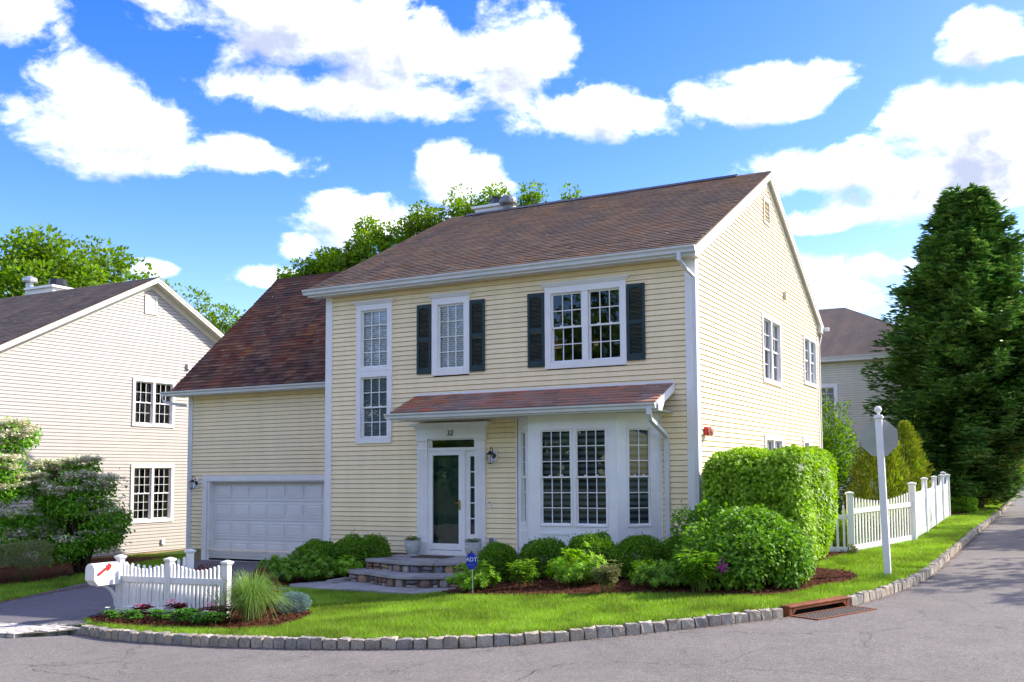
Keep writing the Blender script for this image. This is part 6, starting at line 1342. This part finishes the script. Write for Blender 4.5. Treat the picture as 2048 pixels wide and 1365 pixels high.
for k in range(16): a = g.uniform(0, 2 * PI); z = g.uniform(-.1, .85); tiers.append((-15.6 + .5 * math.cos(a) - .5, -3.0 + .5 * math.sin(a), z, g.uniform(.5, .95), a, .9))
for k in range(12): a = g.uniform(-.6, 2.6); z = g.uniform(1.35, 2.15); tiers.append((-15.9, -2.9, z, g.uniform(.7, 1.35), a, .8))
for k in range(5): a = g.uniform(.5, 1.5); z = 2.45 + .11 * k; tiers.append((-16.0, -2.9, z, g.uniform(.7, 1.2), a, .75))
layered_tree(-16.0, -3.0, 'taller airy viburnum with white blossoms at the far left edge', 202, tiers)
for i, (x, y, r, h, lb) in enumerate([(-14.9, -4.15, .62, 1.02, 'clipped olive green shrub with bare fanned stems at the left edge'), (-14.15, -3.15, .46, .92, 'smaller clipped olive green shrub with bare fanned stems beside the driveway'), (-15.6, -3.1, .7, 1.05, 'flat topped olive green shrub behind the two front ones')]):
    g = np.random.default_rng(210 + i); R_ = plant_root('clipped_shrub', x, y, lb, 'shrub', 'olive shrubs by the neighbour drive'); z0 = R_.location.z
    n = 6500; U = sphere(n, g); S2 = np.sign(U) * np.abs(U) ** .6; C = S2 * (.55 + .45 * g.uniform(0, 1, (n, 1)) ** .5) * wob(U, g, amp=.07)[:, None] * [r, r, h * .30]; P = C + [x, y, z0 + h * .70]
    leafob('foliage', P, unit(C) + g.normal(0, .5, (n, 3)) + [0, 0, .8], g.normal(0, 1, (n, 3)), .045, .014, 'olive', R_, g)
    stems(R_, x, y, z0 - .03, [(x + r * .75 * math.cos(a) * q, y + r * .75 * math.sin(a) * q, z0 + h * .6) for a in np.arange(0, 6.2, .5) for q in (.5, 1)], .010, base=.03)
# ---- right side planting
bush('boxwood', 1.95, 4.15, .38, .38, .56, 6000, .035, .022, 'boxwood', 'round boxwood at the foot of the picket fence post', 'bush', 220, amp=.06, shell=.8)
whorl('leafy_shrub', 2.35, 3.30, .12, .22, 14, .06, .02, 'tan_leaf', 'tiny reddish seedling in the mulch by the garden path', 'plant', 221)
def conetree(name, x, y, h, r, n, L, Wd, m, label, seed, zb=0.0, p=1.0, droop=0.0, group=None, tw=.35, z=None):
    g = np.random.default_rng(seed); R_ = plant_root(name, x, y, label, 'tree', group, z); z0 = R_.location.z; t = g.uniform(0, 1, n) ** 1.4; a = g.uniform(0, 2 * PI, n)
    lob = 1 + .30 * np.sin(a * 3 + t * 9) * np.sin(a * 5 - t * 14) + .10 * np.sin(a * 9 + t * 31)
    rad = r * (1 - t) ** p * lob * (.6 + .4 * g.uniform(0, 1, n) ** .5); z = z0 + zb + (h - zb) * t
    O = np.stack([np.cos(a), np.sin(a), np.zeros(n)], 1); P = np.stack([x + rad * O[:, 0], y + rad * O[:, 1], z], 1)
    leafob('crown', P, O * .6 + g.normal(0, .3, (n, 3)) + [0, 0, .9 - droop], O + g.normal(0, .6, (n, 3)), L, Wd, m, R_, g)
    mb = MB(); mb.tube([(x, y, z0 - .1), (x, y, z0 + h * .9)], [.06 * h / 3, .01], 7); mb.ob('trunk', 'bark', R_)
conetree('arborvitae', 1.55, 12.6, 2.75, 1.0, 11000, .16, .035, 'arborvitae', 'yellow green arborvitae with golden tips behind the white fence', 230, p=.5)
conetree('arborvitae', 2.0, 15.0, 3.0, .9, 8000, .16, .03, 'arborvitae', 'taller narrow arborvitae just left of the big conifer', 231, p=.6)
conetree('arborvitae', .55, 14.6, 2.2, .28, 2200, .12, .02, 'tan_leaf', 'thin feathery young conifer behind the picket fence', 232, p=.6)
for i, (x, y, h, r, lb) in enumerate([(-.15, 13.6, 3.5, .75, 'young leafy tree with reddish new tips behind the picket fence'), (-.7, 12.2, 3.3, .55, 'narrow leafy shrub close to the house corner behind the clipped hedge'), (.95, 17.8, 2.9, .7, 'bushy green shrub in the back yard by the rear fence')]):
    bush('garden_tree', x, y, r, r, h, 3800, .13, .07, 'tree_dark' if i == 0 else 'mid_leaf', lb, 'tree', 240 + i, amp=.35, f=4.5, shell=.25)
low_shrub('leafy_shrub', 1.9, 9.0, .8, 1.3, .75, 4500, 251, 'low dark green shrub inside the picket fence', m='mid_leaf', ncl=20, cl=.35)
# great conifer
def big_conifer():
    g = np.random.default_rng(260); x, y, h = 3.45, 23.0, 12.3; R_ = plant_root('conifer', x, y, 'huge dark green conifer at the right, rising above the white fence', 'tree'); z0 = R_.location.z
    mb = MB(); mb.tube([(x, y, z0 - .2), (x + .1, y, z0 + 5), (x - .3, y, z0 + 11)], [.34, .22, .04], 10)
    P = []; D = []; N_ = []
    nb = 760
    for i in range(nb):
        t = (i + g.uniform(0, 1)) / nb; z = z0 + .35 + (h - .6) * t; a = i * 2.39996 + g.normal(0, .3)
        prof = float(np.interp(t, [0, .12, .28, .52, .72, .88, 1], [3.4, 3.75, 3.65, 2.95, 2.25, 1.45, .7])); rr_ = prof * g.uniform(.62, 1.12) * (1 + .10 * math.sin(a * 3 + t * 9))
        rr_ *= .42 if (z < z0 + 2.3 and math.cos(a) > .1) else 1
        # broken open patch on the right side
        o = np.array([math.cos(a), math.sin(a), .0]); start = np.array([x, y, z]) ; end = start + o * rr_ + [0, 0, .12 * rr_]
        mb.tube([tuple(start), tuple((start + end) / 2 + [0, 0, .05]), tuple(end)], [.035, .02, .006], 4)
        n = int(44 * rr_ / 2.2 + 16); s = g.uniform(.28, 1.0, n) ** .75; side = np.array([-o[1], o[0], 0]); wd = .55 * np.sin(np.clip(s, 0, 1) * PI * .8 + .3)
        c = start + (end - start) * s[:, None] + side * (g.normal(0, .5, n) * wd)[:, None] + np.stack([np.zeros(n), np.zeros(n), g.normal(0, .14, n)], 1)
        base = o * .9 + [0, 0, .30]; d = base + side * g.normal(0, .55, n)[:, None] + g.normal(0, .25, (n, 3))
        # each spray is a small feather of five narrow leaves
        for k, (sp, ln) in enumerate(((0, 1.0), (.5, .75), (-.5, .75), (.9, .5), (-.9, .5))):
            P.append(c + d * .0); D.append(unit(d) + np.cross(unit(d), [0, 0, 1.0]) * sp); N_.append(np.tile([0, 0, 1.], (n, 1)) + g.normal(0, .3, (n, 3)))
    P = np.concatenate(P); D = np.concatenate(D); N_ = np.concatenate(N_)
    leafob('crown', P, D, N_, .27, .075, 'conifer', R_, g, jit=.4, curl=.1)
    n = 2600; zz_ = z0 + g.uniform(1.2, 9, n); a_ = g.uniform(-2.6, .6, n); r_q = g.uniform(.3, 2.4, n) * (1 - (zz_ - z0) / 14); q = np.stack([x + r_q * np.cos(a_), y + r_q * np.sin(a_), zz_], 1)
    leafob('dead_needles', q, np.stack([np.cos(a_), np.sin(a_), g.normal(0, .4, n)], 1), g.normal(0, 1, (n, 3)), .26, .05, 'brown_needle', R_, g)
    mb.ob('trunk', 'bark', R_)
big_conifer()
# far plants at the road bend
for i, (x, y, r, h, m, lb) in enumerate([(3.2, 20.0, .5, .5, 'bright_leaf', 'low yellow green shrub at the foot of the big conifer, by the lawn'), (3.45, 25.5, .6, .75, 'arborvitae', 'golden shrub beyond the big conifer near the curb'), (3.1, 31.0, .8, .9, 'bright_leaf', 'low bright shrub farther along the side street')]):
    bush('leafy_shrub', x, y, r, r, h, 2500, .09, .05, m, lb, 'shrub', 270 + i, amp=.2)
for i, (x, y, r, h, m, lb) in enumerate([(1.5, 69, 3.2, 3.4, 'tan_leaf', 'pale blossoming shrub across the far end of the side street'), (5.8, 68, 2.0, 3.8, 'bright_leaf', 'tall bright green shrub across the far end of the side street'), (-3.5, 70, 3, 3.5, 'tree_dark', 'dark shrub across the far end of the side street, behind the conifer')]):
    bush('far_shrub', x, y, r, r, h, 3000, .22, .13, m, lb, 'shrub', 280 + i, amp=.2, z=.45)
patch_far = patch('far_lawn', [(-12, 64.2), (12, 64.8), (14, 90), (-14, 90)], lambda X, Y: X * 0 + .62, 0, 'earth', 4); tag(patch_far, kind='structure')
# ---- woodland trees
def broad_tree(x, y, z0, h, rx, ry, n, seed, label, m='tree_leaf', leaf=.26, ncl=90, cl=1.0, crown0=.35, group=None, airy=0):
    g = np.random.default_rng(seed); R_ = root('broadleaf_tree', (x, y, z0), label, 'tree', group)
    U = sphere(ncl, g); r = g.uniform(.35, 1, ncl) ** .5 * wob(U, g, amp=.18, f=2); zc, hz = z0 + h * (crown0 + 1) / 2, h * (1 - crown0) / 2
    C = np.stack([x + U[:, 0] * r * rx, y + U[:, 1] * r * ry, zc + U[:, 2] * r * hz], 1)
    mb = MB(); mb.tube([(x, y, z0), (x + .2, y, z0 + h * .3), (x, y, z0 + h * .8)], [h * .022, h * .016, .05], 8)
    for c in C[:45]: b = (x + (c[0] - x) * .1, y + (c[1] - y) * .1, z0 + (c[2] - z0) * .55); mb.tube([b, ((b[0] + c[0]) / 2, (b[1] + c[1]) / 2, (b[2] + c[2]) / 2 + .3), tuple(c)], [.09, .05, .012], 5)
    mb.ob('trunk', 'bark', R_, smooth=True)
    who = g.integers(0, ncl, n); sz = g.uniform(.55, 1.15, ncl) * cl; V = sphere(n, g); P = C[who] + V * (sz[who] * g.uniform(.3, 1, n) ** .5)[:, None] * [1, 1, .7]
    D = V + g.normal(0, .6, (n, 3)); N_ = V * .5 + [0, 0, .8] + g.normal(0, .5, (n, 3)); leafob('crown', P, D, N_, leaf, leaf * .6, m, R_, g)
broad_tree(-36.5, 12.6, -1, 14.6, 4.2, 3.6, 24000, 301, 'pale green airy tree at the far left behind the beige house', leaf=.26, ncl=170, cl=.95, crown0=.3)
broad_tree(-36.5, 16.8, -1, 14.2, 3.6, 3.4, 24000, 302, 'bright green tree with visible branches behind the beige house chimney', leaf=.25, ncl=170, cl=.9, crown0=.3)
broad_tree(-38, 19.5, -1, 13.4, 4.4, 3.5, 20000, 303, 'rounded bright green tree right behind the peak of the beige house', leaf=.22, ncl=120, cl=1.1, crown0=.2)
broad_tree(-33.5, 20.0, -1, 12.9, 3.2, 3.0, 18000, 304, 'rounded green tree between the beige house roof and the garage roof', leaf=.2, ncl=110, cl=1.0, crown0=.15)
broad_tree(-47, 22.0, -1, 12.5, 6, 5, 14000, 307, 'dense green tree farther back behind the beige house', leaf=.32, ncl=90, cl=1.3, crown0=.2)
for i, (x, y, z, r_, lb) in enumerate([(-27.9, 21.4, 12.5, 1.7, 'low bright treetop over the garage roof ridge'), (-26.1, 22.1, 13.6, 1.6, 'bright treetop at the foot of the left roof rake'), (-24.4, 22.9, 14.6, 1.6, 'bright treetop a third of the way up the left roof rake'), (-22.3, 23.8, 15.35, 1.6, 'bright treetop two thirds of the way up the left roof rake'),
                                 (-20.4, 24.7, 16.0, 1.5, 'bright treetop at the upper end of the left roof rake'), (-18.7, 25.5, 16.55, 1.25, 'bright treetop directly behind the chimney'), (-17.3, 26.1, 16.4, .75, 'small treetop just right of the chimney'), (-15.6, 26.9, 16.1, .5, 'few leafy twigs showing over the main ridge')]):
    broad_tree(x, y, -.4, z + .4, r_, r_, int(5200 * r_ ** 1.3), 400 + i, lb, group='treetops behind the main roof', leaf=.19, ncl=int(46 * r_), cl=.62, crown0=.74)
# trees across the side street, outside the picture, that shade the road
for i, (x, y, h) in enumerate([(14.0, 8.0, 9.0), (13.0, 17, 10), (15.5, 27, 11)]):
    broad_tree(x, y, .1, h, 2.6, 2.6, 6500, 320 + i, 'street tree across the side street, %s' % ('nearest the corner', 'south of the corner', 'farther up the street')[i], leaf=.26, ncl=70, cl=.9, crown0=.3, m='tree_dark')
for i, (x, y, h) in enumerate([(-50, -36, 13), (-39, -38, 14), (-28, -36, 13), (-19, -38, 13), (-10, -37, 14), (-1, -39, 13), (8, -38, 14), (18, -38, 12), (29, -36, 13)]):
    broad_tree(x, y, -.3, h, 5, 4, 7000, 330 + i, 'tree number %d from the left in the row across the front street' % (i + 1), group='trees across the front street', leaf=.55, ncl=60, cl=1.9, crown0=.08, m='tree_dark')
for i, (x, y, h) in enumerate([(-14, 86, 12), (-5, 84, 11), (3.5, 88, 13), (11, 82, 10), (19, 76, 12), (24, 60, 12)]):
    broad_tree(x, y, .3, h, 5.5, 4, 6000, 350 + i, 'tree number %d from the left beyond the far end of the side street' % (i + 1), group='trees at the far end of the side street', leaf=.5, ncl=60, cl=1.9, crown0=.05, m='tree_dark')
